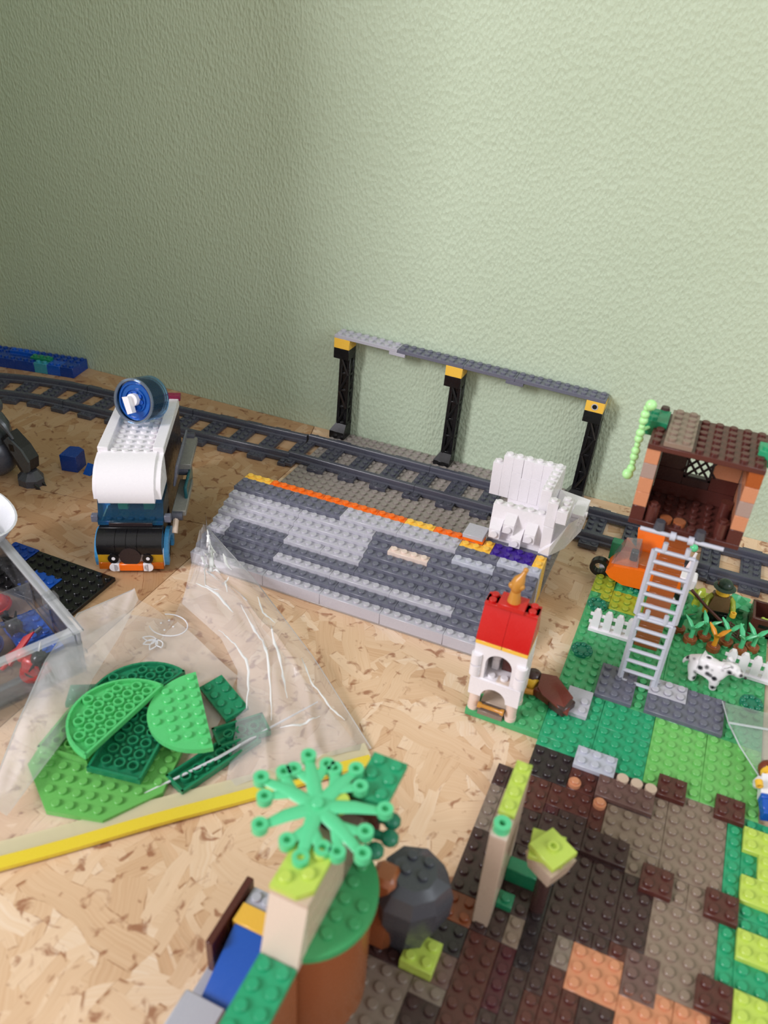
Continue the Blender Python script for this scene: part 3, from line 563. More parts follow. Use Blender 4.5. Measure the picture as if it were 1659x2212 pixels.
dz = Vector((-.703, -.711, 0)); nz = Vector((.711, -.703, 0)); A = Vector((25.5, -46.2, -.1))
def strip(o0, o1, z0, z1, L0, L1):
    mb = MB(); K = 24
    for k in range(K+1):
        c = A + dz*lerp(L0, L1, k/K) + Vector((0, 0, .06*math.sin(k*.9)))
        for (o, z) in ((o0, z0), (o0, z1), (o1, z1), (o1, z0)): q = c + nz*o; mb.v.append((q.x, q.y, q.z+z))
    for k in range(K):
        for i in range(4): mb.f.append((k*4+i, k*4+(i+1) % 4, k*4+4+(i+1) % 4, k*4+4+i))
    mb.f += [(0, 1, 2, 3), (K*4+3, K*4+2, K*4+1, K*4)]
    return mb
part('zip_strip', strip(-.15, .75, .12, .42, 0, 42), 'yellowzip', zb, label='yellow zip closure'); part('zip_strip', strip(-1.5, -.15, .02, .16, -.2, 42), clear('clear_pale_yellow', (.98,.96,.86), .5, (.96,.88,.62), .2, 0, 60, 1.2), zb, label='pale yellow lower band of the closure')
part('zip_line', MB().loft([(19.6, -43.1, .3), (17.6, -47.2, .35), (15.7, -51.3, .35), (12, -57.5, .2)], [.05, .1, .12, .06], 6), 'white2', zb)
# white line print: round fruit with leaves
def line(pts, r=.05): return MB().loft([(x, y, .34) for x, y in pts], r, 6)
cx_, cy_ = 3.9, -40.9
part('print', line([(cx_+1.75*math.cos(a), cy_+1.35*math.sin(a)) for a in [math.radians(-140+270*i/22) for i in range(23)]]), 'white2', zb, label='white line drawing printed on the bag')
for k, (ax, ln) in enumerate(((-2.6, 1.3), (-1.9, 1.2), (-1.1, 1.3), (-.3, 1.1))):
    ax -= .3; ca, sa = math.cos(ax), math.sin(ax); o = Vector((4.2, -42.9))
    part('print', line([(o.x+ca*ln*t-sa*.28*math.sin(t*math.pi)*sg, o.y+sa*ln*t+ca*.28*math.sin(t*math.pi)*sg) for sg, ts in ((1, range(0, 9)), (-1, range(8, -1, -1))) for t in [q/8 for q in ts]]), 'white2', zb)
for (x, y) in ((3.6, -40.4), (4.4, -40.9), (4.0, -41.6), (3.2, -41.0)): part('print', MB().ball((x, y, .35), .1, 8, 6, .4), 'white2', zb)

# ------------------------------------------------------------------ green plates on the bag
def plate_poly(name, label, poly, z, h, m, studs=None, rings=None, loc=(0, 0), rz=0, tilt=(0, 0)):
    o = thing(name, label, 'toy plate', (loc[0], loc[1], z), 0, 'green plates on the bag', (tilt[0], tilt[1], rz))
    if rings is None:
        mb = MB().prism(poly, 0, h); part('plate', mb, m, o)
        sb = MB(); [sb.stud(x, y, h) for x, y in studs]; part('studs', sb, m, o)
    else:
        # upside-down plate: raised wall around, rings inside
        mb = MB().prism(poly, 0, .12); n = len(poly); c = Vector((sum(p[0] for p in poly)/n, sum(p[1] for p in poly)/n))
        for i in range(n):
            a = Vector(poly[i]); b = Vector(poly[(i+1) % n]); d = (b-a).normalized(); nn = Vector((-d.y, d.x))
            mb.add([(a.x, a.y, .1), (b.x, b.y, .1), (b.x+nn.x*.18, b.y+nn.y*.18, .1), (a.x+nn.x*.18, a.y+nn.y*.18, .1), (a.x, a.y, h), (b.x, b.y, h), (b.x+nn.x*.18, b.y+nn.y*.18, h), (a.x+nn.x*.18, a.y+nn.y*.18, h)], [(0,1,5,4),(4,5,6,7),(2,3,7,6)])
        part('plate', mb, m, o); sb = MB()
        for x, y in rings: sb.tube((x, y, .1), (x, y, h), .40, .29, 16)
        part('tubes', sb, m, o)
        hb = MB()
        for x, y in rings: hb.cyl((x+.5, y+.5, .11), (x+.5, y+.5, h*.8), .13, .13, 8)
        part('pins', hb, m, o)
    return o
def inside(poly, x, y, mg):
    n = len(poly)
    for i in range(n):
        a = Vector(poly[i]); b = Vector(poly[(i+1) % n]); d = (b-a).normalized(); nn = Vector((-d.y, d.x))
        if (Vector((x, y))-a).dot(nn) < mg: return False
    return True
oc = [(-4.1, -1.0), (-1.0, -4.3), (3.0, -4.3), (6.0, -1.4), (6.0, 2.4), (3.0, 5.2), (-1.0, 5.2), (-4.1, 2.4)]
gs = lambda poly, mg, ox=.5, oy=.5: [(i+ox, j+oy) for i in range(-8, 9) for j in range(-8, 9) if inside(poly, i+ox, j+oy, mg)]
plate_poly('octagonal_plate', 'large bright green octagonal plate, studs up, lowest of the plates on the bag', oc, -.12, .42, 'olivegreen', gs(oc, .42, .42, .3), None, (7.8, -55.6), math.radians(14.6))
half = [(r_*math.cos(a), r_*math.sin(a)) for r_ in (4.15,) for a in [math.radians(180*i/20) for i in range(21)]]
plate_poly('half_round_plate', 'half round green plate lying upside down showing its hollow tubes', half, 1.75, .45, 'greenplate', None, gs(half, .42, 0, .6), (8.75, -52.4), math.radians(88), (.05, .06))
plate_poly('half_round_plate', 'half round green plate with studs up, rightmost large plate on the bag', half, 1.5, .4, 'greenplate', gs(half, .42, .5, .5), None, (13.0, -48.8), math.radians(133), (-.03, .05))
rect = lambda a, b: [(0, 0), (a, 0), (a, b), (0, b)]
plate_poly('rectangular_plate', 'dark green rectangular plate upside down between the two half round plates', rect(4, 6), .65, .5, 'drgreen', None, [(i, j) for i in (1, 2, 3) for j in range(1, 6)], (8.45, -56.5), math.radians(11), (.06, .02))
plate_poly('rectangular_plate', 'yellowish green plate upside down under the hollow half round plate', rect(4, 6), .35, .45, 'olivegreen', None, [(i, j) for i in (1, 2, 3) for j in range(1, 6)], (3.9, -56.4), math.radians(8))
plate_poly('small_plate', 'small dark green two by four plate with studs up, at the right of the pile', rect(4, 2), .55, .4, 'drgreen', [(i+.5, j+.5) for i in range(4) for j in range(2)], None, (10.9, -46.4), math.radians(-27), (.12, .05))
plate_poly('narrow_plate', 'narrow dark green plate upside down under the right half round plate', rect(2, 7), -.1, .5, 'drgreen', None, [(1, j) for j in range(1, 7)], (13.3, -54.2), math.radians(-20))
plate_poly('narrow_plate', 'dark green plate upside down below the small two by four plate', rect(2, 4), .0, .5, 'drgreen', None, [(1, j) for j in range(1, 4)], (13.8, -49.2), math.radians(-40))
plate_poly('half_round_plate', 'dark green round edged plate peeking out behind the hollow half round plate', half, .7, .45, 'drgreen', None, gs(half, .42, 0, .6), (7.9, -49.6), math.radians(75))
plate_poly('small_plate', 'dark green plate corner peeking out at the upper left of the pile', rect(3, 2), .5, .4, 'drgreen', [(i+.5, j+.5) for i in range(3) for j in range(2)], None, (2.9, -52.4), math.radians(30))

# ------------------------------------------------------------------ farm base: aligned grid
FX, FY = .34, -.56
fm = thing('farm_base', 'green toy farm base with grey path plates and olive patch, under the tree house', 'toy base', (FX, FY, -.2))
fb = lambda x0, y0, x1, y1, z0, h, m, studs=True, name='plate', par=None: brick(name, par or fm, x0, y0, z0+.2, x1-x0, y1-y0, h, m, studs)
fb(36, -32, 44, -28, -.2, .6, 'farm'); fb(44, -32, 52, -28, -.2, .6, 'farm')
fb(36, -28, 44, -20, -.2, .6, 'farm'); fb(44, -28, 52, -20, -.2, .6, 'farm')
fb(36, -20, 44, -13, -.2, .6, 'farm'); fb(44, -20, 52, -13, -.2, .6, 'farm')
fb(36, -18, 38, -15, .4, .12, 'olive'); fb(38, -20, 41, -17, .4, .12, 'olive'); fb(37, -19, 38, -18, .4, .12, 'olive')
fb(39, -32, 42, -28, .4, .4, D_); fb(43, -32, 49, -28, .4, .4, D_); fb(43, -30, 46, -28, .8, .12, 'ltgray')
fb(37, -35, 39, -32, .4, .4, 'ltgray', [(1, 0), (1, 1)])
def rosette(x, y):
    mb = MB().cyl((x, y, .4), (x, y, .62), .95, .95, 20)
    for k in range(8): a = k*math.pi/4; mb.ball((x+.68*math.cos(a), y+.68*math.sin(a), .62), .27, 8, 6, .8)
    part('rosette', mb, 'dkgreen', fm, (0, 0, .2), label='dark green round petal piece')
for x, y in ((37, -20), (37, -27), (40, -15.6), (51, -27)): rosette(x, y)
# plates of the field in front
fd = thing('field_base', 'brown patchwork field of toy plates with green and lime edge, in the foreground', 'toy base', (FX, FY, -.2))
F = {}
plates = []
def P(x0, y0, x1, y1, m, h=.6, z0=-.2, cover=True):
    plates.append((x0, y0, x1, y1, m, z0, h))
    if cover:
        for i in range(x0, x1):
            for j in range(y0, y1): F[(i, j)] = 1
G_ = 'green'
P(36, -38, 40, -32, G_); P(40, -39, 44, -35, G_); P(40, -35, 44, -32, G_); P(36, -39, 40, -38, G_)
P(44, -39, 48, -32, 'ltgreen'); P(48, -39, 52, -32, 'ltgreen')
P(30, -38, 36, -34, 'farm')
P(36, -42, 39, -39, 'blackbrown'); P(39, -42, 41, -39, 'redbrown'); P(36, -45, 38, -42, 'redbrown'); P(38, -44, 41, -42, 'redbrown'); P(38, -45, 39, -44, 'darkred'); P(39, -47, 41, -44, 'dkbrown')
P(41, -42, 45, -39, 'dkbrown'); P(42, -45, 46, -42, 'darktan'); P(46, -46, 50, -39, 'darktan'); P(45, -42, 46, -39, 'darktan'); P(44, -47, 46, -45, 'darktan'); P(46, -48, 48, -46, 'darktan'); P(48, -48, 50, -46, 'darktan'); P(46, -54, 50, -48, 'darktan')
P(41, -47, 44, -45, 'dkbrown'); P(42, -52, 44, -47, 'dkbrown'); P(44, -52, 46, -47, 'dkbrown'); P(40, -53, 42, -47, 'dkbrown')
P(45, -55, 47, -52, 'mauve', .62, cover=False)
P(50, -46, 51, -39, G_); P(50, -52, 51, -46, G_); P(51, -47, 54, -39, G_); P(51, -53, 54, -47, G_); P(51, -62, 54, -53, G_); P(50, -54, 51, -52, 'redbrown')
P(42, -56, 45, -53, 'nougat'); P(45, -57, 48, -54, 'nougat'); P(48, -57, 50, -54, 'nougat'); P(46, -60, 50, -57, 'nougat')
P(41, -55, 42, -53, 'taupe'); P(38, -55, 39, -53, 'darktan'); P(34, -55, 36, -53, 'orangebrown'); P(34, -57, 36, -55, 'blackbrown'); P(34, -60, 36, -59, 'taupe'); P(30, -66, 34, -59, 'taupe'); P(34, -59, 36, -57, 'mauve')
P(34, -44, 35, -42, 'dkbrown'); P(34, -48, 35, -44, 'taupe'); P(35, -48, 36, -44, 'darktan'); P(35, -44, 36, -42, 'dkbrown'); P(34, -53, 36, -48, 'dkbrown')
rf_ = random.Random(21)
for j in range(-40, -74, -1):
    for i in range(28, 52):
        if (i, j) in F or (j > -43 and i < 36) or (i < 34 and j >= -57) : continue
        w_, h_ = rf_.choice([(2, 4), (1, 4), (2, 6), (2, 3), (2, 2)]); ww = 0
        while ww < w_ and (i+ww, j) not in F and i+ww < 52: ww += 1
        hh = 0
        while hh < h_ and all((i+k, j-hh) not in F for k in range(ww)) and not (i < 34 and j-hh >= -57): hh += 1
        P(i, j-hh+1, i+ww, j+1, rf_.choice(['dkbrown', 'dkbrown', 'dkbrown', 'redbrown', 'blackbrown'] if j > -54 else ['redbrown', 'redbrown', 'dkbrown', 'dkbrown', 'redbrown', 'darkred']))
# second layer
P(39, -40, 42, -38, 'ltbluish', .4, .4, False); P(41, -42, 45, -40, 'mauve', .4, .4, False)
for x, y in ((45, -40), (49, -40), (45, -48), (49, -48), (49, -54)): P(x, y, x+2, y+2, 'redbrown', .45, .4, False)
P(38, -47, 41, -45, 'dkbrown', .4, .4, False); P(41, -47, 44, -45, 'dkbrown', .4, .4, False)
P(51, -42, 54, -40, 'lime', .4, .4, False); P(52, -44, 54, -42, 'lime', .4, .4, False); P(51, -46, 54, -44, 'lime', .4, .4, False); P(51, -50, 54, -48, 'lime', .4, .4, False); P(51, -56, 54, -52, 'lime', .4, .4, False)
P(33, -59, 35, -57, 'lime', .8, .4, False); P(33, -57, 34, -56, 'lime', .4, .4, False)
P(37, -53, 38, -52, 'drgreen', .5, .4, False)
for (x0, y0, x1, y1, m, z0, h) in plates: fb(x0, y0, x1, y1, z0, h, m, True, 'plate', fd)
for x, y in ((39.5, -41.5), (41.5, -42.5)): part('round_plate', MB().cyl((x, y, .58), (x, y, .9), .45, .45, 16).stud(x, y, .9), 'nougat', fd)
part('arch_piece', MB().box(37, -51, .6, 39, -50, 1.9, .05).box(37, -50.9, .55, 37.6, -50.1, .7, 0), 'drgreen', fd)
for x in (43, 44, 45): part('round_plate', MB().cyl((x-.5+.1, -39.9, .8), (x-.5+.1, -39.9, 1.25), .42, .42, 14), 'sand', fd)

# ------------------------------------------------------------------ white brick model on the platform's right end
wm = thing('white_model', 'white toy brick model with tall back wall standing over the track at platform end', 'toy model', (0, 0, 4.42))
def wb(name, x0, y0, z0, x1, y1, z1, m='white', b=.03): return part(name, MB().box(x0, y0, z0-4.42, x1, y1, z1-4.42, b), m, wm)
wb('base_plate', 26, -20.5, 4.42, 31, -13, 4.82)
# front block
part('front_wall', MB().extx([(-20.5, .0), (-20.0, 3.6), (-19.2, 3.6), (-19.2, 0)], 26.0, 31.0), 'white', wm)
mb = MB(); [mb.stud(26.5+i, -19.6, 3.6) for i in range(5)]; part('stud_row', mb, 'white', wm)
for (x, z) in ((26.75, 1.15), (27.95, 1.95), (28.8, .75), (30.0, 1.55)):
    yb = -20.45 + z*.13
    q = part('side_stud_brick', MB().add([(x-.52, yb-.95, z-.5), (x+.52, yb-.95, z-.5), (x+.52, yb-.95, z+.45), (x-.52, yb-.95, z+.45), (x-.52, yb+.1, z-.55), (x+.52, yb+.1, z-.55), (x+.52, yb+.2, z+1.15), (x-.52, yb+.2, z+1.15)], [(0,1,2,3),(1,5,6,2),(4,0,3,7),(3,2,6,7),(4,5,1,0)]).cyl((x, yb-.94, z), (x, yb-1.15, z), .32, .32, 16), 'white', wm)
# tall back panel: upright planks
for k, (x0, zt) in enumerate(((24, 8.95), (25, 9.95), (26, 9.95), (27, 9.95), (28, 9.95), (29, 9.95), (30, 9.95))):
    zs = [5.3, zt] if k in (0, 1) else [5.3, 7.9+.25*(k % 3), zt]
    for a, c in zip(zs, zs[1:]): wb('wall_brick', x0+.004, -14 + (.08 if k == 3 and c == zt else 0), a, x0+.996, -13, c-.005, 'white', .014)
    part('wall_stud', MB().stud(x0+.5, -13.5, zt-4.42), 'white', wm)
wb('wall_foot', 26, -13.9, 4.42, 31, -13.1, 5.3)
# right side wall with stud row
for k in range(5):
    y = -14.0-k; wb('side_brick', 30.02, y-.98, 4.9, 30.98, y-.02, 10.15); part('wall_stud', MB().stud(30.5, y-.5, 5.73), 'white', wm)
# right wing
for (y0, y1) in ((-20.6, -19.6),):
    wb('column_brick', 31.02, y0, 4.9, 31.98, y1, 7.4); wb('column_brick', 31.02, y0, 7.42, 31.98, y1, 10.0); part('wall_stud', MB().stud(31.5, -20.1, 5.58), 'white', wm)
wb('column_brick', 32.02, -20.9, 8.2, 32.98, -18.0, 9.5)
mb = MB(); [mb.stud(32.5, y, 5.08) for y in (-20.4, -19.4, -18.5)]; part('stud_row', mb, 'white', wm)
hull = MB().add([(31.0, -20.7, .0), (32.0, -20.8, .0), (33.1, -18.9, .1), (33.9, -15.4, .2), (33.9, -13.0, .2), (31.0, -13.0, 0),
                 (31.0, -20.4, .5), (32.0, -20.9, 1.2), (33.2, -20.2, 3.7), (34.1, -17.6, 3.4), (34.1, -14.6, 3.4), (31.0, -14, 3.4)],
                [(0,5,4,3,2,1),(0,1,7,6),(1,2,8,7),(2,3,9,8),(3,4,10,9),(4,5,11,10),(5,0,6,11),(6,7,8,9,10,11)])
part('hull', hull, 'white', wm, smooth=0)
for k in range(3):
    wb('wing_plate', 33.0, -18.4, 7.75-.42*k, 34.15-.12*k, -15.6, 8.15-.42*k); part('side_stud', MB().cyl((34.1-.12*k, -17.6, 3.5-.42*k), (34.35-.12*k, -17.6, 3.5-.42*k), .28, .28, 14), 'white', wm)

# ------------------------------------------------------------------ bell tower
bt = thing('bell_tower', 'small white toy bell tower with red sloped roof and golden figure on top', 'toy tower', (30+FX, -38+FY, .4))
brick('base_plate', bt, 0, 0, 0, 4, 3, .05, 'farm', False)
for x in (.5, 3.5):
    for y in (.5, 2.5): part('leg', MB().cyl((x, y, .35), (x, y, 1.8), .44, .44, 18).cyl((x, y, 0), (x, y, .4), .48, .48, 18), 'offwhite', bt)
for x in (.5, 3.5): part('foot', MB().cyl((x, .5, 0), (x, .5, .34), .47, .47, 18), 'drgreen', bt)
part('step', MB().box(1, -.1, 0, 3, .9, .45), 'taupe', bt); part('inner_step', MB().box(.95, .92, 0, 3.05, 2.2, .5), 'tanw', bt)
part('rail', MB().loft([(.95, -.05, .95), (1.15, -.05, .95), (1.3, -.05, .95), (2.7, -.05, .95), (2.85, -.05, .95), (3.05, -.05, .95)], [.26, .26, .16, .16, .26, .26], 12), 'gold', bt)
def arch(x0, x1, z0, z1, r, cz, y0, y1, notch=True):
    c = (x0+x1)/2; pts = [(x0, z0), (c-r, z0), (c-r, cz)] + [(c-r*math.cos(a), cz+r*math.sin(a)) for a in [math.pi*i/14 for i in range(1, 14)]] + [(c+r, cz), (c+r, z0), (x1, z0), (x1, z1), (x0, z1)]
    mb = MB(); n = len(pts); vs = [(x, y0, z) for x, z in pts] + [(x, y1, z) for x, z in pts]
    # faces as strips between the arch curve and the outer frame
    top = [(c-r, cz)] + [(c-r*math.cos(a), cz+r*math.sin(a)) for a in [math.pi*i/14 for i in range(1, 14)]] + [(c+r, cz)]
    for a, b in zip(top, top[1:]): mb.exty([(a[0], a[1]), (b[0], b[1]), (b[0], z1), (a[0], z1)], y0, y1)
    mb.exty([(x0, z0), (c-r, z0), (c-r, z1), (x0, z1)], y0, y1).exty([(c+r, z0), (x1, z0), (x1, z1), (c+r, z1)], y0, y1)
    return mb
part('lower_arch', arch(0, 4, 1.8, 3.5, 1.0, 1.85, 0, 1), 'white', bt); part('lower_back', MB().box(.9, 2.2, .05, 3.1, 2.6, 3.4), 'tanw', bt)
part('lower_side', MB().box(0, 1, 1.8, 1, 3, 3.5).box(3, 1, 1.8, 4, 3, 3.5), 'white', bt)
part('floor_tile', MB().box(.1, .05, 3.4, 3.9, 2.9, 3.62), 'white', bt); part('floor_tile', MB().box(2.0, .1, 3.62, 3.0, .9, 3.7), 'tanw', bt)
part('round_stud', MB().stud(1.5, .6, 3.62).stud(2.5, .6, 3.7), 'white', bt)
part('upper_arch', arch(0, 4, 3.6, 6.95, 1.02, 5.2, .1, 1), 'white', bt)
for x0, x1 in ((-.06, .55), (3.45, 4.06)):
    for z in (3.95, 5.05): part('log_brick', MB().cyl(((x0+x1)/2, .12, z-.1), ((x0+x1)/2, .12, z+.85), .42, .42, 14), 'white', bt)
part('back_wall', MB().box(0, 2.6, 3.6, 4, 3, 6.95).box(0, 1, 3.6, .35, 2.6, 6.95).box(3.65, 1, 3.6, 4, 2.6, 6.95), 'white', bt)
part('inside_block', MB().box(2.0, 1.6, 3.65, 3.0, 2.4, 5.4), 'redbrown', bt); part('inside_figure', MB().ball((1.5, 1.6, 4.9), .4).box(1.2, 1.3, 3.65, 1.8, 1.9, 4.7, .1), 'white', bt); part('inside_lamp', MB().cyl((2.4, 1.5, 5.2), (2.4, 1.5, 5.9), .3, .2, 12), 'orange', bt)
part('eave_plate', MB().box(0, -.06, 6.95, 1.98, 3, 7.32).box(2.02, -.06, 6.95, 4, 3, 7.32), 'yellow', bt)
for x0, x1 in ((0, 1.99), (2.01, 4)): part('roof_slope', MB().extx([(-.06, 7.32), (-.06, 7.6), (1.25, 10.1), (2.1, 10.1), (3, 7.6), (3, 7.32)], x0, x1), 'red', bt)
mb = MB(); [mb.stud(x, y, 10.1) for x in (.5, 3.5) for y in (1.35, 2.05)]; mb.box(0, .95, 9.9, 4, 2.4, 10.1, .02); part('ridge_plate', mb, 'red', bt)
part('ridge_tile', MB().box(1, .75, 10.1, 3, 2.35, 10.5), 'red', bt)
st_ = part('statue_base', MB().cyl((2, 1.55, 10.5), (2, 1.55, 11.5), .5, .34, 18), 'gold', bt)
part('statue', MB().loft([(2, 1.55, 11.4), (2.02, 1.5, 11.75), (2.05, 1.45, 12.2), (2.15, 1.5, 12.6), (2.3, 1.6, 12.95), (2.42, 1.7, 13.3)], [.3, .46, .5, .42, .2, .16], 12).ball((1.68, 1.35, 12.0), .26).ball((2.4, 1.3, 12.1), .25).ball((2.42, 1.7, 13.35), .2), 'gold', bt, label='golden squatting figure')

# ------------------------------------------------------------------ tree house on its trunk
th = thing('tree_house', 'brown toy hut with lattice window on an orange-brown trunk above the farm', 'toy house', (FX, FY, .4))
for k in range(12): brick('trunk_brick', th, 41, -24, k*1.2, 2, 2, 1.19, 'dkorange' if k > 4 else 'copper', False)
Z0 = 14.4
mb = MB().box(38, -28, Z0, 46, -22, Z0+.4)
[mb.stud(i+.5, -j-.5, Z0+.4) for i in range(39, 45) for j in range(22, 28)]
part('floor_plate', mb, 'redbrown', th)
pal = {'n': 'nougat', 't': 'dusty', 'r': 'redbrown', 'o': 'dkorange'}
for k, c in enumerate('rnntn'): brick('wall_brick', th, 38, -28, Z0+.4+k*1.2, 1, 6, 1.19, pal[c], False)
for k, c in enumerate('rntno'): brick('wall_brick', th, 45, -28, Z0+.4+k*1.2, 1, 6, 1.19, pal[c], False)
for k, c in enumerate('rrnnn'):
    if k in (1, 2, 3):
        brick('wall_brick', th, 39, -23, Z0+.4+k*1.2, 2, 1, 1.19, 'nougat' if k == 3 else 'dkbrown', False); brick('wall_brick', th, 43, -23, Z0+.4+k*1.2, 2, 1, 1.19, pal[c], False)
    else: brick('wall_brick', th, 39, -23, Z0+.4+k*1.2, 6, 1, 1.19, pal[c] if k < 2 else 'nougat', False)
wf = part('window_frame', MB().box(41, -23.05, Z0+2.3, 43, -22.9, Z0+2.5, 0).box(41, -23.05, Z0+4.5, 43, -22.9, Z0+4.7, 0).box(41, -23.05, Z0+2.3, 41.18, -22.9, Z0+4.7, 0).box(42.82, -23.05, Z0+2.3, 43, -22.9, Z0+4.7, 0), 'blackbrown', th)
part('sill', MB().box(41, -22.98, Z0+1.6, 43, -22.1, Z0+2.3, .02).box(41, -22.98, Z0+4.7, 43, -22.1, Z0+5.2, .02), 'dkbrown', th)
mb = MB()
for d in (-1, 0, 1):
    for sg in (1, -1):
        x0, z0 = 42+d*.66, Z0+3.5
        L = 1.05-abs(d)*.33; mb.cyl((x0-L*.82, -22.98, z0-sg*L), (x0+L*.82, -22.98, z0+sg*L), .1, .1, 6)
part('lattice', mb, 'blackbrown', wf)
for x in (39.5, 44.5):
    part('log', MB().cyl((x, -27.4, Z0+.4), (x, -27.4, Z0+1.7), .48, .48, 16).stud(x, -27.4, Z0+1.7), 'redbrown', th)
part('log', MB().cyl((44.5, -25.2, Z0+.4), (44.5, -25.2, Z0+2.2), .45, .45, 16), 'redbrown', th)
for x in (40.6, 41.6): part('round_plate', MB().cyl((x, -27.2, Z0+.4), (x, -27.2, Z0+.75), .46, .46, 14), 'copper', th)
ZR = Z0+.4+6.0
mb = MB().box(38, -28.1, ZR, 46, -22, ZR+.4)
[mb.stud(i+.5, -j-.5, ZR+.4) for i in list(range(38, 39)) + list(range(41, 46)) for j in range(22, 28)]
part('roof_plate', mb, 'redbrown', th); brick('roof_plate', th, 39, -28, ZR+.4, 2, 6, .4, 'darktan')
brick('roof_bush', th, 37.3, -25.2, ZR-.3, 1.6, 2.4, 1.2, 'drgreen'); brick('roof_bush', th, 45.3, -26.4, ZR-.2, 1.8, 1.6, 1.2, 'green'); part('roof_knob', MB().cyl((38.4, -22.6, ZR+.4), (38.4, -22.6, ZR+1.1), .45, .3, 12), 'dkbrown', th)
mb = MB()
for k in range(11): mb.ball((37.2, -26.2, ZR+2.2-.5*k), .34 if k % 3 else .24, 9, 6)
mb.loft([(37.2, -26.2, ZR+2.3), (37.2, -26.2, ZR-3.1)], .15, 6).ball((37.45, -26.2, ZR+2.5), .42).ball((37.05, -26.3, ZR-3.3), .42)
mb.loft([(37.2, -26.0, ZR+.3), (37.7, -25.0, ZR+.3)], .14, 6)
part('vine', mb, 'vine', th, label='pale green knobbly vine hanging beside the hut')
part('bar', MB().loft([(39.0, -28.6, Z0+.15), (45.0, -28.6, Z0+.15)], .17, 10), 'ladder', th)
for x in (40.3, 43.2): part('bar_holder', MB().cyl((x, -28.3, Z0+.3), (x, -28.3, Z0+1.0), .42, .34, 14).box(x-.25, -28.7, Z0, x+.25, -28.0, Z0+.3, .03), 'rock', th)
# ladder of two clip-on sections
ld = thing('toy_ladder', 'long light grey toy ladder of two sections leading up to the tree house', 'toy ladder', (FX, FY, 0))
def ladder_sec(xl, y0, z0, y1, z1, w=2.75, n=6):
    mb = MB(); p = lambda x, t: (x, lerp(y0, y1, t), lerp(z0, z1, t))
    for x in (xl, xl+w): mb.loft([p(x, 0), p(x, 1)], .24, 4)
    for k in range(n+1): mb.loft([p(xl, k/n), p(xl+w, k/n)], .165, 6)
    for x in (xl+.65, xl+w-.65): mb.loft([p(x, 1), p(x, 1.13)], .19, 8)
    return mb
part('ladder_section', ladder_sec(40.6, -29.3, .7, -29.0, 7.2), 'ladder', ld); part('ladder_section', ladder_sec(40.45, -28.9, 7.4, -28.7, 13.5, 2.95), 'ladder', ld)
part('clip', MB().tube((41.2, -28.6, Z0+.55), (41.6, -28.6, Z0+.55), .34, .18, 12).tube((42.5, -28.6, Z0+.55), (42.9, -28.6, Z0+.55), .34, .18, 12), 'ladder', ld)

# ------------------------------------------------------------------ farm things
def fence(x, label):
    o = thing('toy_fence', label, 'toy fence', (x+FX, -24+FY, .42), 0, 'white picket fences on the farm')
    part('foot', MB().box(0, 0, 0, 4, .9, .35), 'white', o)
    for z in (.7, 1.55): part('rail', MB().box(-.1, .3, z, 4.1, .5, z+.28, .02), 'white', o)
    for k in range(4): part('picket', MB().exty([(k+.16, .3), (k+.84, .3), (k+.84, 1.95), (k+.66, 2.3), (k+.34, 2.3), (k+.16, 1.95)], .2, .6), 'white', o)
fence(36.9, 'white toy picket fence beside the left side of the ladder'); fence(48.4, 'white toy picket fence behind the spotted dog at the right edge')
def plant(x, y, m, label):
    o = thing('carrot_plant', label, 'toy plant', (x+FX, y+FY, .42), rs.uniform(-.3, .3), 'row of vegetable plants')
    o.scale = (1.2, 1.2, 1.3)
    part('pot', MB().cyl((0, 0, 0), (0, 0, .35), .48, .5, 14).stud(0, 0, .3, .3, .12), 'pot', o)
    part('stem', MB().loft([(0, 0, .3), (.03, 0, .8), (0, 0, 1.25)], [.2, .16, .2], 8), m, o)
    for a in (.2, 2.4, 4.5): part('leaf', MB().loft([(0, 0, 1.1), (.4*math.cos(a), .4*math.sin(a), 1.5), (.85*math.cos(a), .85*math.sin(a), 1.85)], [.16, .22, .06], 7, sq=.6), m, o)
for (x, y, m, lb) in ((44.4, -20.2, 'drgreen', 'dark green sprout nearest to the ladder'), (45.5, -21.2, 'leaf', 'second green sprout from the ladder, front row'), (46.6, -20.2, 'leaf', 'green sprout in the back row left of the yellow one'), (47.5, -21.4, 'carrot', 'single orange-yellow sprout among the green ones'), (48.5, -20.1, 'leaf', 'green sprout in the back row right of the yellow one'), (49.7, -20.6, 'leaf', 'green sprout just left of the crate behind the fence'), (50.7, -19.8, 'leaf', 'rightmost green sprout beside the crate')): plant(x, y, m, lb)
# spotted dog, one continuous skinned body
def skinned(name, pts, edges, rad, mname, parent, label=None, sub=2):
    me = bpy.data.meshes.new(name); me.from_pydata([Vector(p)*U for p in pts], edges, []); o = bpy.data.objects.new(name, me); COL.objects.link(o)
    sk = o.modifiers.new('skin', 'SKIN'); sk.use_smooth_shade = True
    for i, r in enumerate(rad):
        r = (r, r) if not isinstance(r, tuple) else r
        me.skin_vertices[0].data[i].radius = (r[0]*U, r[1]*U)
    me.skin_vertices[0].data[0].use_root = True
    ss = o.modifiers.new('sub', 'SUBSURF'); ss.levels = sub; ss.render_levels = sub
    dg = bpy.context.evaluated_depsgraph_get(); m2 = bpy.data.meshes.new_from_object(o.evaluated_get(dg)); bpy.data.objects.remove(o)
    m2.name = name; m2.materials.clear(); m2.materials.append(mname if not isinstance(mname, str) else mat(mname)); m2.polygons.foreach_set('use_smooth', [True]*len(m2.polygons))
    return link(name, m2, parent, (0, 0, 0), None, label)
dm = bpy.data.materials.new('spotted_coat'); dm.use_nodes = True; nt = dm.node_tree; p_ = nt.nodes['Principled BSDF']; p_.inputs['Roughness'].default_value = .3
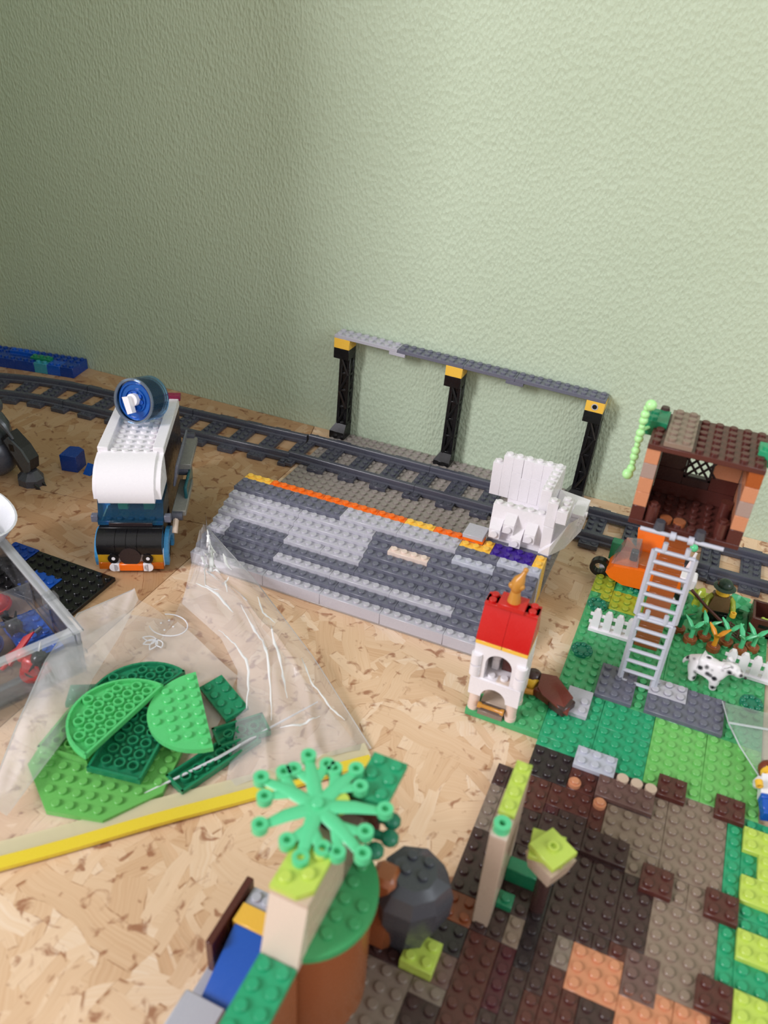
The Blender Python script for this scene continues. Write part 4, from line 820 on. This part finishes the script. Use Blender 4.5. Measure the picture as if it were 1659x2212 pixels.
tc = nt.nodes.new('ShaderNodeTexCoord'); vo = nt.nodes.new('ShaderNodeTexVoronoi'); vo.inputs['Scale'].default_value = 230; vo.inputs['Randomness'].default_value = 1
ns_ = nt.nodes.new('ShaderNodeTexNoise'); ns_.inputs['Scale'].default_value = 500
av = nt.nodes.new('ShaderNodeMix'); av.data_type = 'VECTOR'; av.inputs[0].default_value = .004; nt.links.new(tc.outputs['Object'], av.inputs[4]); nt.links.new(ns_.outputs['Color'], av.inputs[5]); nt.links.new(av.outputs[1], vo.inputs['Vector'])
rp = nt.nodes.new('ShaderNodeValToRGB'); rp.color_ramp.interpolation = 'CONSTANT'; rp.color_ramp.elements[0].color = (.01, .01, .015, 1); rp.color_ramp.elements[1].position = .34; rp.color_ramp.elements[1].color = (*lin((236,232,234)), 1)
nt.links.new(vo.outputs['Distance'], rp.inputs[0]); nt.links.new(rp.outputs[0], p_.inputs['Base Color'])
dg_ = thing('toy_dog', 'white toy dog with black spots standing on the farm in front of the fence', 'toy dog', (47.0+FX, -26.3+FY, .42), math.radians(-14))
dp = [(0, 0, 1.75), (-.75, 0, 1.8), (.75, 0, 1.75), (1.15, 0, 2.1), (1.5, 0, 2.45), (1.95, 0, 2.25), (2.35, 0, 2.05),
      (-.8, .32, 1.1), (-.65, .34, .55), (-.7, .34, .1), (-.8, -.32, 1.1), (-.65, -.34, .55), (-.7, -.34, .1),
      (.75, .3, 1.0), (.78, .3, .5), (.85, .3, .1), (.75, -.3, 1.0), (.78, -.3, .5), (.85, -.3, .1), (-1.2, 0, 1.75), (-1.55, 0, 1.35), (-1.6, 0, 1.0)]
de = [(0, 1), (0, 2), (2, 3), (3, 4), (4, 5), (5, 6), (1, 7), (7, 8), (8, 9), (1, 10), (10, 11), (11, 12), (2, 13), (13, 14), (14, 15), (2, 16), (16, 17), (17, 18), (1, 19), (19, 20), (20, 21)]
dr = [.6, .62, .66, .46, .56, .36, .24, .42, .28, .3, .42, .28, .3, .38, .28, .3, .38, .28, .3, .24, .15, .08]
skinned('body', dp, de, dr, dm, dg_)
for s_ in (-1, 1): part('ear', MB().loft([(1.35, .28*s_, 2.75), (1.15, .5*s_, 2.75), (.95, .58*s_, 2.5)], [.12, .2, .06], 8, sq=.5), 'white', dg_); part('eye', MB().ball((1.8, .26*s_, 2.45), .07, 8, 6), 'black', dg_)
dg_.scale = (1.18, 1.18, 1.18)
part('nose', MB().ball((2.5, 0, 2.08), .1, 8, 6), 'black', dg_); part('saddle_stud', MB().tube((-.1, 0, 2.2), (-.1, 0, 2.4), .3, .2, 14), 'white', dg_)
# minifigure builder
def figure(name, label, loc, rz, legs, torso, arms, head, hair, hat=None, rot=None, group=None):
    o = thing(name, label, 'toy figure', loc, rz, group, rot)
    for s_ in (-1, 1): part('leg', MB().box(s_*.5-.47, -.5, 0, s_*.5+.47, .5, .35).box(s_*.5-.45, -.42, .35, s_*.5+.45, .42, 1.25, .06), legs, o)
    part('hips', MB().box(-.95, -.45, 1.25, .95, .45, 1.6, .05), legs, o)
    part('torso', MB().add([(-.98, -.48, 1.6), (.98, -.48, 1.6), (.98, .48, 1.6), (-.98, .48, 1.6), (-.68, -.48, 3.2), (.68, -.48, 3.2), (.68, .48, 3.2), (-.68, .48, 3.2)], [(0,3,2,1),(4,5,6,7),(0,1,5,4),(1,2,6,5),(2,3,7,6),(3,0,4,7)]), torso, o)
    for s_ in (-1, 1):
        a = part('arm', MB().loft([(s_*.72, 0, 3.0), (s_*1.05, -.05, 2.6), (s_*1.2, -.35, 2.15), (s_*1.2, -.75, 1.95)], [.26, .27, .24, .22], 10), arms, o)
        part('hand', MB().tube((s_*1.2, -1.0, 1.7), (s_*1.2, -1.0, 2.15), .27, .15, 12), 'skin', a)
    h = part('head', MB().cyl((0, 0, 3.2), (0, 0, 3.35), .4, .5, 16).cyl((0, 0, 3.35), (0, 0, 4.2), .62, .62, 18, True, .12), head, o)
    for s_ in (-1, 1): part('eye', MB().ball((s_*.2, -.6, 3.85), .07, 8, 6), 'black', h)
    if hair: part('hair', MB().ball((0, .08, 4.0), .74, 14, 8, .85).box(-.6, .1, 3.3, .6, .72, 4.0, .15), hair, h)
    if hat: part('hat', MB().cyl((0, -.05, 4.05), (0, -.05, 4.2), 1.0, .8, 20).ball((0, 0, 4.25), .7, 14, 8, .85), hat, h)
    return o
figure('toy_farmer', 'toy farmer in dark green hat and brown shirt standing behind the sprouts', (47.2+FX, -17.3+FY, .42), .15, 'black', 'torso', 'olive', 'skin', None, 'hatgreen')
rk = thing('toy_rake', 'dark brown toy rake with long pole held by the farmer', 'toy rake', (FX, FY, .4))
part('pole', MB().loft([(44.6, -17.6, 3.0), (46.2, -18.6, 2.3), (48.6, -19.0, .9)], .15, 8), 'crate', rk)
mb = MB()
for k in range(5): mb.loft([(48.4+.05*k, -19.4+.35*k, .95), (50.2+.05*k, -19.6+.35*k, .25)], .08, 6)
mb.loft([(48.4, -19.5, .95), (48.6, -17.9, .95)], .1, 6).loft([(49.3, -19.5, .6), (49.5, -17.9, .6)], .08, 6); part('rake_head', mb, 'crate', rk)
cr = thing('toy_crate', 'dark brown open toy crate at the right frame edge', 'toy crate', (50.2+FX, -17.6+FY, .42))
part('bottom', MB().box(0, 0, 0, 4, 3, .3), 'crate', cr)
for a in ((0, 0, 0, 4, .25, 1.9), (0, 2.75, 0, 4, 3, 1.9), (0, .25, 0, .25, 2.75, 1.9), (3.75, .25, 0, 4, 2.75, 1.9)): part('side', MB().box(*a, .04), 'crate', cr)
part('slot', MB().box(.7, -.02, 1.0, 3.3, 0.0, 1.35, 0), 'black', cr)
b = link('lime_rod', MB().loft([(0, 0, 0), (2.2, 0, .1)], .2, 8).ball((0, 0, 0), .27, 8, 6).mesh('lime_rod', mat('lime')), None, (51.3+FX, -16.2+FY, 1.4)); tag(b, 'lime green rod lying in the brown crate', 'toy part')
bu = thing('leaf_bush', 'light green leafy toy bush behind the farmer', 'toy bush', (49.0+FX, -14.6+FY, .42))
mb = MB().cyl((0, 0, 0), (0, 0, .5), .4, .3, 10)
part('stem', mb, 'leaf', bu)
for k in range(7): a = k*.9; part('leaf', MB().loft([(0, 0, .4), (.8*math.cos(a), .7*math.sin(a), 1.0+.1*(k % 3)), (1.7*math.cos(a), 1.3*math.sin(a), 1.0)], [.3, .55, .15], 7, sq=.35), 'leaf', bu)
bu2 = thing('leaf_bush', 'lime toy bush left of the farmer', 'toy bush', (45.5+FX, -15.4+FY, .42))
part('stem', MB().cyl((0, 0, 0), (0, 0, .8), .4, .3, 10), 'olive', bu2)
for k in range(5): a = k*1.25; part('leaf', MB().loft([(0, 0, .6), (.6*math.cos(a), .5*math.sin(a), 1.3), (1.2*math.cos(a), .9*math.sin(a), 1.5)], [.3, .45, .12], 7, sq=.35), 'olive', bu2)
# orange gyro vehicle behind the trunk
gv = thing('orange_aircraft', 'orange toy aircraft with clear canopy and black wheel behind the ladder', 'toy aircraft', (36.4+FX, -14.6+FY, .42))
part('hull', MB().exty([(.4, 1.4), (.9, .9), (2.2, .45), (6.8, .7), (7.4, 1.4), (7.2, 2.5), (3.4, 2.6), (1.0, 2.3)], -1.7, 1.5), 'orange', gv, smooth=0)
part('fin', MB().add([(2.6, 1.5, 2.4), (6.4, 1.5, 2.4), (6.6, 2.4, 4.6), (2.2, 2.4, 4.6), (2.6, 1.8, 2.4), (6.4, 1.8, 2.4), (6.6, 2.7, 4.6), (2.2, 2.7, 4.6)], [(0,1,2,3),(4,7,6,5),(0,4,5,1),(1,5,6,2),(2,6,7,3),(3,7,4,0)]), 'orange', gv, smooth=0)
part('cockpit', MB().box(3.0, -1.2, 2.4, 5.2, 1.2, 3.0), 'dkorange', gv)
part('canopy', MB().add([(.7, -1.3, 2.3), (3.2, -1.4, 2.6), (3.2, 1.3, 2.6), (.7, 1.2, 2.3), (1.5, -.9, 4.3), (2.9, -1.0, 4.5), (2.9, .9, 4.5), (1.5, .8, 4.3)], [(0,1,5,4),(1,2,6,5),(2,3,7,6),(3,0,4,7),(4,5,6,7)]), clear('clear_canopy', (.9,.92,.94), .14, (.8,.82,.85)), gv, smooth=0)
part('pilot_seat', MB().box(2.2, -.4, 2.5, 2.9, .4, 3.6, .12), 'black', gv)
part('wheel', MB().tube((-.3, -.6, .75), (-.3, .1, .75), .95, .55, 20), 'wheel', gv, loc=(0, 0, .15)); part('wheel_arm', MB().loft([(-.3, -.2, .9), (1.0, -.2, 1.4)], .26, 8), 'ltgray', gv)
part('wheel', MB().tube((6.9, -1.9, .6), (6.9, -1.4, .6), .8, .4, 18), 'wheel', gv); part('hub', MB().ball((6.9, -2.0, .6), .34), 'white', gv)
part('tail_block', MB().box(7.0, -.9, 1.4, 8.6, .7, 2.6, .12), 'white', gv); part('tail_spike', MB().cyl((7.6, 1.4, 2.0), (7.9, 1.4, 4.2), .3, .12, 10), 'white', gv); part('side_green', MB().box(.2, 1.0, 1.2, 1.2, 2.0, 3.2, .05), 'drgreen', gv); part('side_lamp', MB().ball((7.6, 2.2, 4.2), .4), 'leaf', gv)
# lying caped figure beside the tower
lfg = thing('toy_figure', 'toy figure with dark hair lying by the bell tower under its brown cape', 'toy figure', (34.3+FX, -33.5+FY, .42), math.radians(-24))
part('head', MB().cyl((-.5, 0, .62), (.35, 0, .62), .6, .6, 18, True, .12), 'skin', lfg); part('hair', MB().ball((-.35, .35, .95), .72, 12, 8, .9).ball((.1, .6, .7), .5).ball((-.7, .1, .8), .5), 'dkbrown', lfg)
part('torso', MB().box(.5, -.7, .15, 2.1, .7, 1.0, .1), 'cape', lfg); part('legs', MB().box(2.1, -.8, .12, 3.6, .8, .95, .1), 'dkbrown', lfg); part('arm', MB().loft([(.6, -.8, .6), (-.1, -1.1, .45), (-.5, -1.2, .4)], .24, 8), 'gold', lfg)
pc = [(34.75, -34.3, 1.45), (34.7, -33.0, 1.75), (35.9, -32.7, 1.7), (37.6, -33.9, 1.15), (37.6, -35.8, .95), (35.3, -34.9, 1.3)]; pm = (36.1, -34.0, 1.75)
n_ = 6; vs = [*pc, pm] + [(x, y, z-.14) for x, y, z in (*pc, pm)]
cp = link('brown_cape', MB().add(vs, [(i, (i+1) % 6, 6) for i in range(6)] + [(7+(i+1) % 6, 7+i, 13) for i in range(6)] + [(i, 7+i, 7+(i+1) % 6, (i+1) % 6) for i in range(6)]).mesh('brown_cape', mat('cape'), 30), None, (FX, FY, .2)); tag(cp, 'stiff reddish brown cape spread on the green plates by the tower', 'toy cape')
# clear curved panel and figure at the right frame edge
PN = clear('clear_panel', (.95,.98,.97), .2, (.9,.95,.94), .12, 0, 60, 1.2)
cpn = thing('clear_panel', 'clear curved toy panel standing on the plates at the right edge', 'toy panel', (FX, FY, .4))
part('pane', MB().add([(48.7, -28.4, .2), (49.2, -31.2, .9), (50.2, -33.2, .9), (52.2, -36.0, .6), (55.5, -37, .4), (48.7, -28.4, .55), (49.2, -31.2, 1.15), (55.5, -30.0, 1.3), (56, -28, .9)], [(5,6,7,8),(6,1,2,3,4,7)]), PN, cpn, smooth=0)
part('pane_edge', MB().loft([(49.2, -31.2, 1.1), (52.5, -30.6, 1.25), (56, -30.0, 1.3)], .1, 6).loft([(48.7, -28.4, .6), (49.2, -31.2, 1.1), (50.2, -33.2, .95), (52.2, -36.0, .65)], .06, 6), clear('clear_panel_edge', (.9,.94,.95), .5, (.85,.9,.92)), cpn)
zc = Vector((-.2, .95, .16)).normalized(); xc = Vector((0, .16, -1)).cross(zc).normalized(); yc = zc.cross(xc)
figure('toy_figure', 'toy figure with brown hair and white shirt lying at the right frame edge', (53.0+FX, -38.7+FY, 1.05), 0, 'blue', 'white', 'white', 'skin', 'brownhair', None, Matrix((xc, yc, zc)).transposed().to_euler())
ed = link('side_board', MB().box(52.05, -32.4, 0, 56, -22, .35, .03).mesh('side_board', mat('sand')), None, (FX, FY, -.2)); tag(ed, 'narrow tan strip beside the farm base at the right edge', 'board')

# ------------------------------------------------------------------ foreground things on the field
tw = thing('tan_post', 'tall narrow tan toy wall topped with a lime plate and green knob', 'toy wall', (FX, FY, .4))
for k in range(7): brick('wall_brick', tw, 36, -53, k*1.2, 1, 4, 1.19, 'sand', False)
part('wall_panel', MB().box(36, -54.5, 0, 37, -53, 8.35), 'sand', tw); part('wall_cap', MB().box(36, -54.5, 8.37, 37, -53, 8.5), 'tanw', tw)
brick('lime_plate', tw, 36, -53, 8.4, 1, 4, .4, 'lime')
part('knob', MB().tube((36.5, -53.9, 8.5), (36.5, -53.9, 9.05), .5, .2, 18), 'leaf', tw)
dpst = thing('lime_post', 'tan post with lime green diamond tile turned on top, behind the tan wall', 'toy post', (39.4+FX, -52.0+FY, .4))
part('post', MB().add([(-.8, -.8, 4.0), (.8, -.8, 4.0), (.8, .8, 4.0), (-.8, .8, 4.0), (-1.05, -1.05, 5.4), (1.05, -1.05, 5.4), (1.05, 1.05, 5.4), (-1.05, 1.05, 5.4)], [(0,1,5,4),(1,2,6,5),(2,3,7,6),(3,0,4,7),(4,5,6,7),(3,2,1,0)]), 'sand', dpst, rot=(0, 0, math.radians(-31)))
part('stem', MB().cyl((0, 0, 0), (0, 0, 4.4), .45, .45, 14), 'dkbrown', dpst)
part('lime_plate', MB().box(-1.3, -.7, 5.4, .7, 1.3, 5.75), 'lime', dpst, rot=(0, 0, .1)); part('lime_tile', MB().box(-1, -1, 5.76, 1, 1, 6.15).tube((0, 0, 6.15), (0, 0, 6.35), .34, .2, 18), 'lime', dpst, rot=(0, 0, math.radians(-31)))
rk_ = thing('rock_piece', 'large dark grey toy rock with four studs beside the half round green plate', 'toy rock', (32.75+FX, -57.0+FY, .4))
n = 9; rr_ = random.Random(4); rings = [(0, 1.2), (1.8, 1.5), (3.4, 2.15), (5.0, 2.25), (5.9, 1.9), (6.3, 1.3)]
vs = []; fs = []
for (z, r) in rings:
    for i in range(n): a = 2*math.pi*i/n + .15*z/6; q = r*rr_.uniform(.9, 1.1); vs.append((q*math.cos(a), q*math.sin(a)*.95, z))
for k in range(len(rings)-1):
    for i in range(n): fs.append((k*n+i, k*n+(i+1) % n, (k+1)*n+(i+1) % n, (k+1)*n+i))
fs += [tuple(range(n))[::-1], tuple((len(rings)-1)*n+i for i in range(n))]
part('rock_body', MB().add(vs, fs), 'rock', rk_, smooth=25); mb = MB(); [mb.stud(x, y, 6.3) for x in (-.5, .5) for y in (-.1, .85)]; part('studs', mb, 'rock', rk_)
# tree-topped tower
tt = thing('leafy_tower', 'tan toy tower on a brown drum, topped by a bright green leaf canopy', 'toy tower', (FX, FY, .4))
part('drum', MB().prism([(28.4+3.45*math.cos(a), -61.7+3.45*math.sin(a)) for a in [math.radians(-90+180*i/24) for i in range(25)]], 0, 8.2), 'copper', tt, label='copper brown round drum')
part('drum_panel', MB().box(30.6, -58.6, 0, 32.1, -57.0, 6.5, .3), 'copper', tt)
hr = [(28.4+3.75*math.cos(a), -61.7+3.75*math.sin(a)) for a in [math.radians(-90+180*i/24) for i in range(25)]]
mb = MB().prism(hr, 8.25, 8.65)
[mb.stud(x+.5, y+.5, 8.65) for x in range(29, 32) for y in range(-66, -57) if math.hypot(x+.5-28.4, y+.5+61.7) < 3.3]
part('half_round_plate', mb, 'farm', tt)
for k in range(3): brick('tan_brick', tt, 28, -64.6, 8.65+k*1.2, 2, 4, 1.19, 'sand', False)
brick('tan_brick', tt, 28, -60.6, 8.65, 2, 3, 2.4, 'darktan', False)
part('tan_slope', MB().extx([(-65.6, 8.3), (-65.55, 8.6), (-64.62, 12.0), (-64.6, 12.0), (-64.6, 8.3)], 28, 30), 'tanw', tt)
lm = [(28, -64.6), (29.4, -64.6), (30, -64.0), (30, -61.6), (28.6, -61.2), (28, -61.6)]
mb = MB().prism(lm, 12.25, 12.6); [mb.stud(x, y, 12.6) for x, y in ((28.5, -64.0), (29.4, -63.4), (28.6, -62.8), (29.4, -62.3))]
part('lime_plate', mb, 'lime', tt)
brick('green_plate', tt, 28, -69.6, 8.2, 2, 4, .42, 'green'); brick('under_brick', tt, 28.1, -69.6, 0, 1.8, 4.2, 8.2, 'copper', False)
part('core', MB().cyl((28.6, -60.0, 11.0), (28.6, -60.0, 12.5), .8, .6, 14), 'dkbrown', tt); part('lime_leaf', MB().cyl((28.9, -59.2, 12.3), (28.9, -59.2, 12.8), .55, .55, 14), 'lime', tt)
brick('green_plate', tt, 29.1, -58.2, 12.0, 2, 3, .4, 'green'); part('plate_post', MB().cyl((30, -57.2, 8.65), (30, -57.2, 12.0), .5, .5, 14).box(28.4, -58.4, 10.9, 30.6, -56.4, 12.0, .05), 'redbrown', tt)
for (x, y) in ((31.3, -57.6), (31.6, -58.6), (31.2, -59.6)): part('dark_leaf', MB().ball((x, y, 10.6), .5, 10, 7, .8).loft([(30.6, y, 10.4), (x, y, 10.6)], .25, 8), 'dkgreen', tt)
# six-armed leaf piece with ring tips
lp = part('leaf_hub', MB().cyl((28.1, -60.0, 12.55), (28.1, -60.0, 12.95), .75, .65, 16).stud(28.1, -60.0, 12.95), 'leaf', tt)
for k, (an, L) in enumerate(((176, 3.4), (228, 3.0), (282, 3.0), (335, 3.5), (22, 3.4), (75, 3.0), (126, 3.2))):
    a = math.radians(an); ca, sa = math.cos(a), math.sin(a); c0 = Vector((28.1, -60.0, 12.8)); q = lambda d, s, z: c0 + Vector((ca*d-sa*s, sa*d+ca*s, z))
    mb = MB().loft([q(.4, 0, 0), q(L*.55, 0, .1), q(L*.9, 0, -.05)], [.42, .38, .26], 10, sq=.32)
    tips = [(L, 0)]
    if k % 3 != 1:
        for sg in (-1, 1): mb.loft([q(L*.45, 0, .08), q(L*.72, sg*.75, .02)], [.36, .24], 10, sq=.32); tips.append((L*.76, sg*.88))
    for (d, s_) in tips: mb.tube(q(d, s_, -.3), q(d, s_, .16), .42, .2, 16).cyl(q(d, s_, -.4), q(d, s_, -.1), .3, .4, 14)
    part('leaf_arm', mb, 'leaf', lp)
# small blue bench at the lower left of the tower
bb = thing('blue_cart', 'small toy cart with blue slope, brown side panel and grey base left of the tower', 'toy cart', (FX, FY, -.2))
part('base', MB().box(23.2, -67.6, 0, 26.4, -59.6, .8), 'ltgray', bb); part('blue_slope', MB().extx([(-65.6, .8), (-65.6, 1.6), (-62.2, 3.2), (-61.8, 3.2), (-61.8, .8)], 24.1, 26.6), 'blue', bb)
part('side_panel', MB().box(23.3, -63.8, .8, 23.75, -59.4, 3.6, .04), 'redbrown', bb); part('yellow_brick', MB().box(23.9, -62.0, 2.0, 26.4, -60.8, 3.4), 'yellow', bb); part('grey_brick', MB().box(23.9, -60.8, .8, 25.5, -59.6, 3.2).stud(24.4, -60.2, 3.2).stud(25.1, -60.2, 3.2), 'ltbluish', bb); part('grey_plate', MB().box(23.3, -68.4, .8, 25.8, -65.7, 2.2, .1), 'ltbluish', bb)
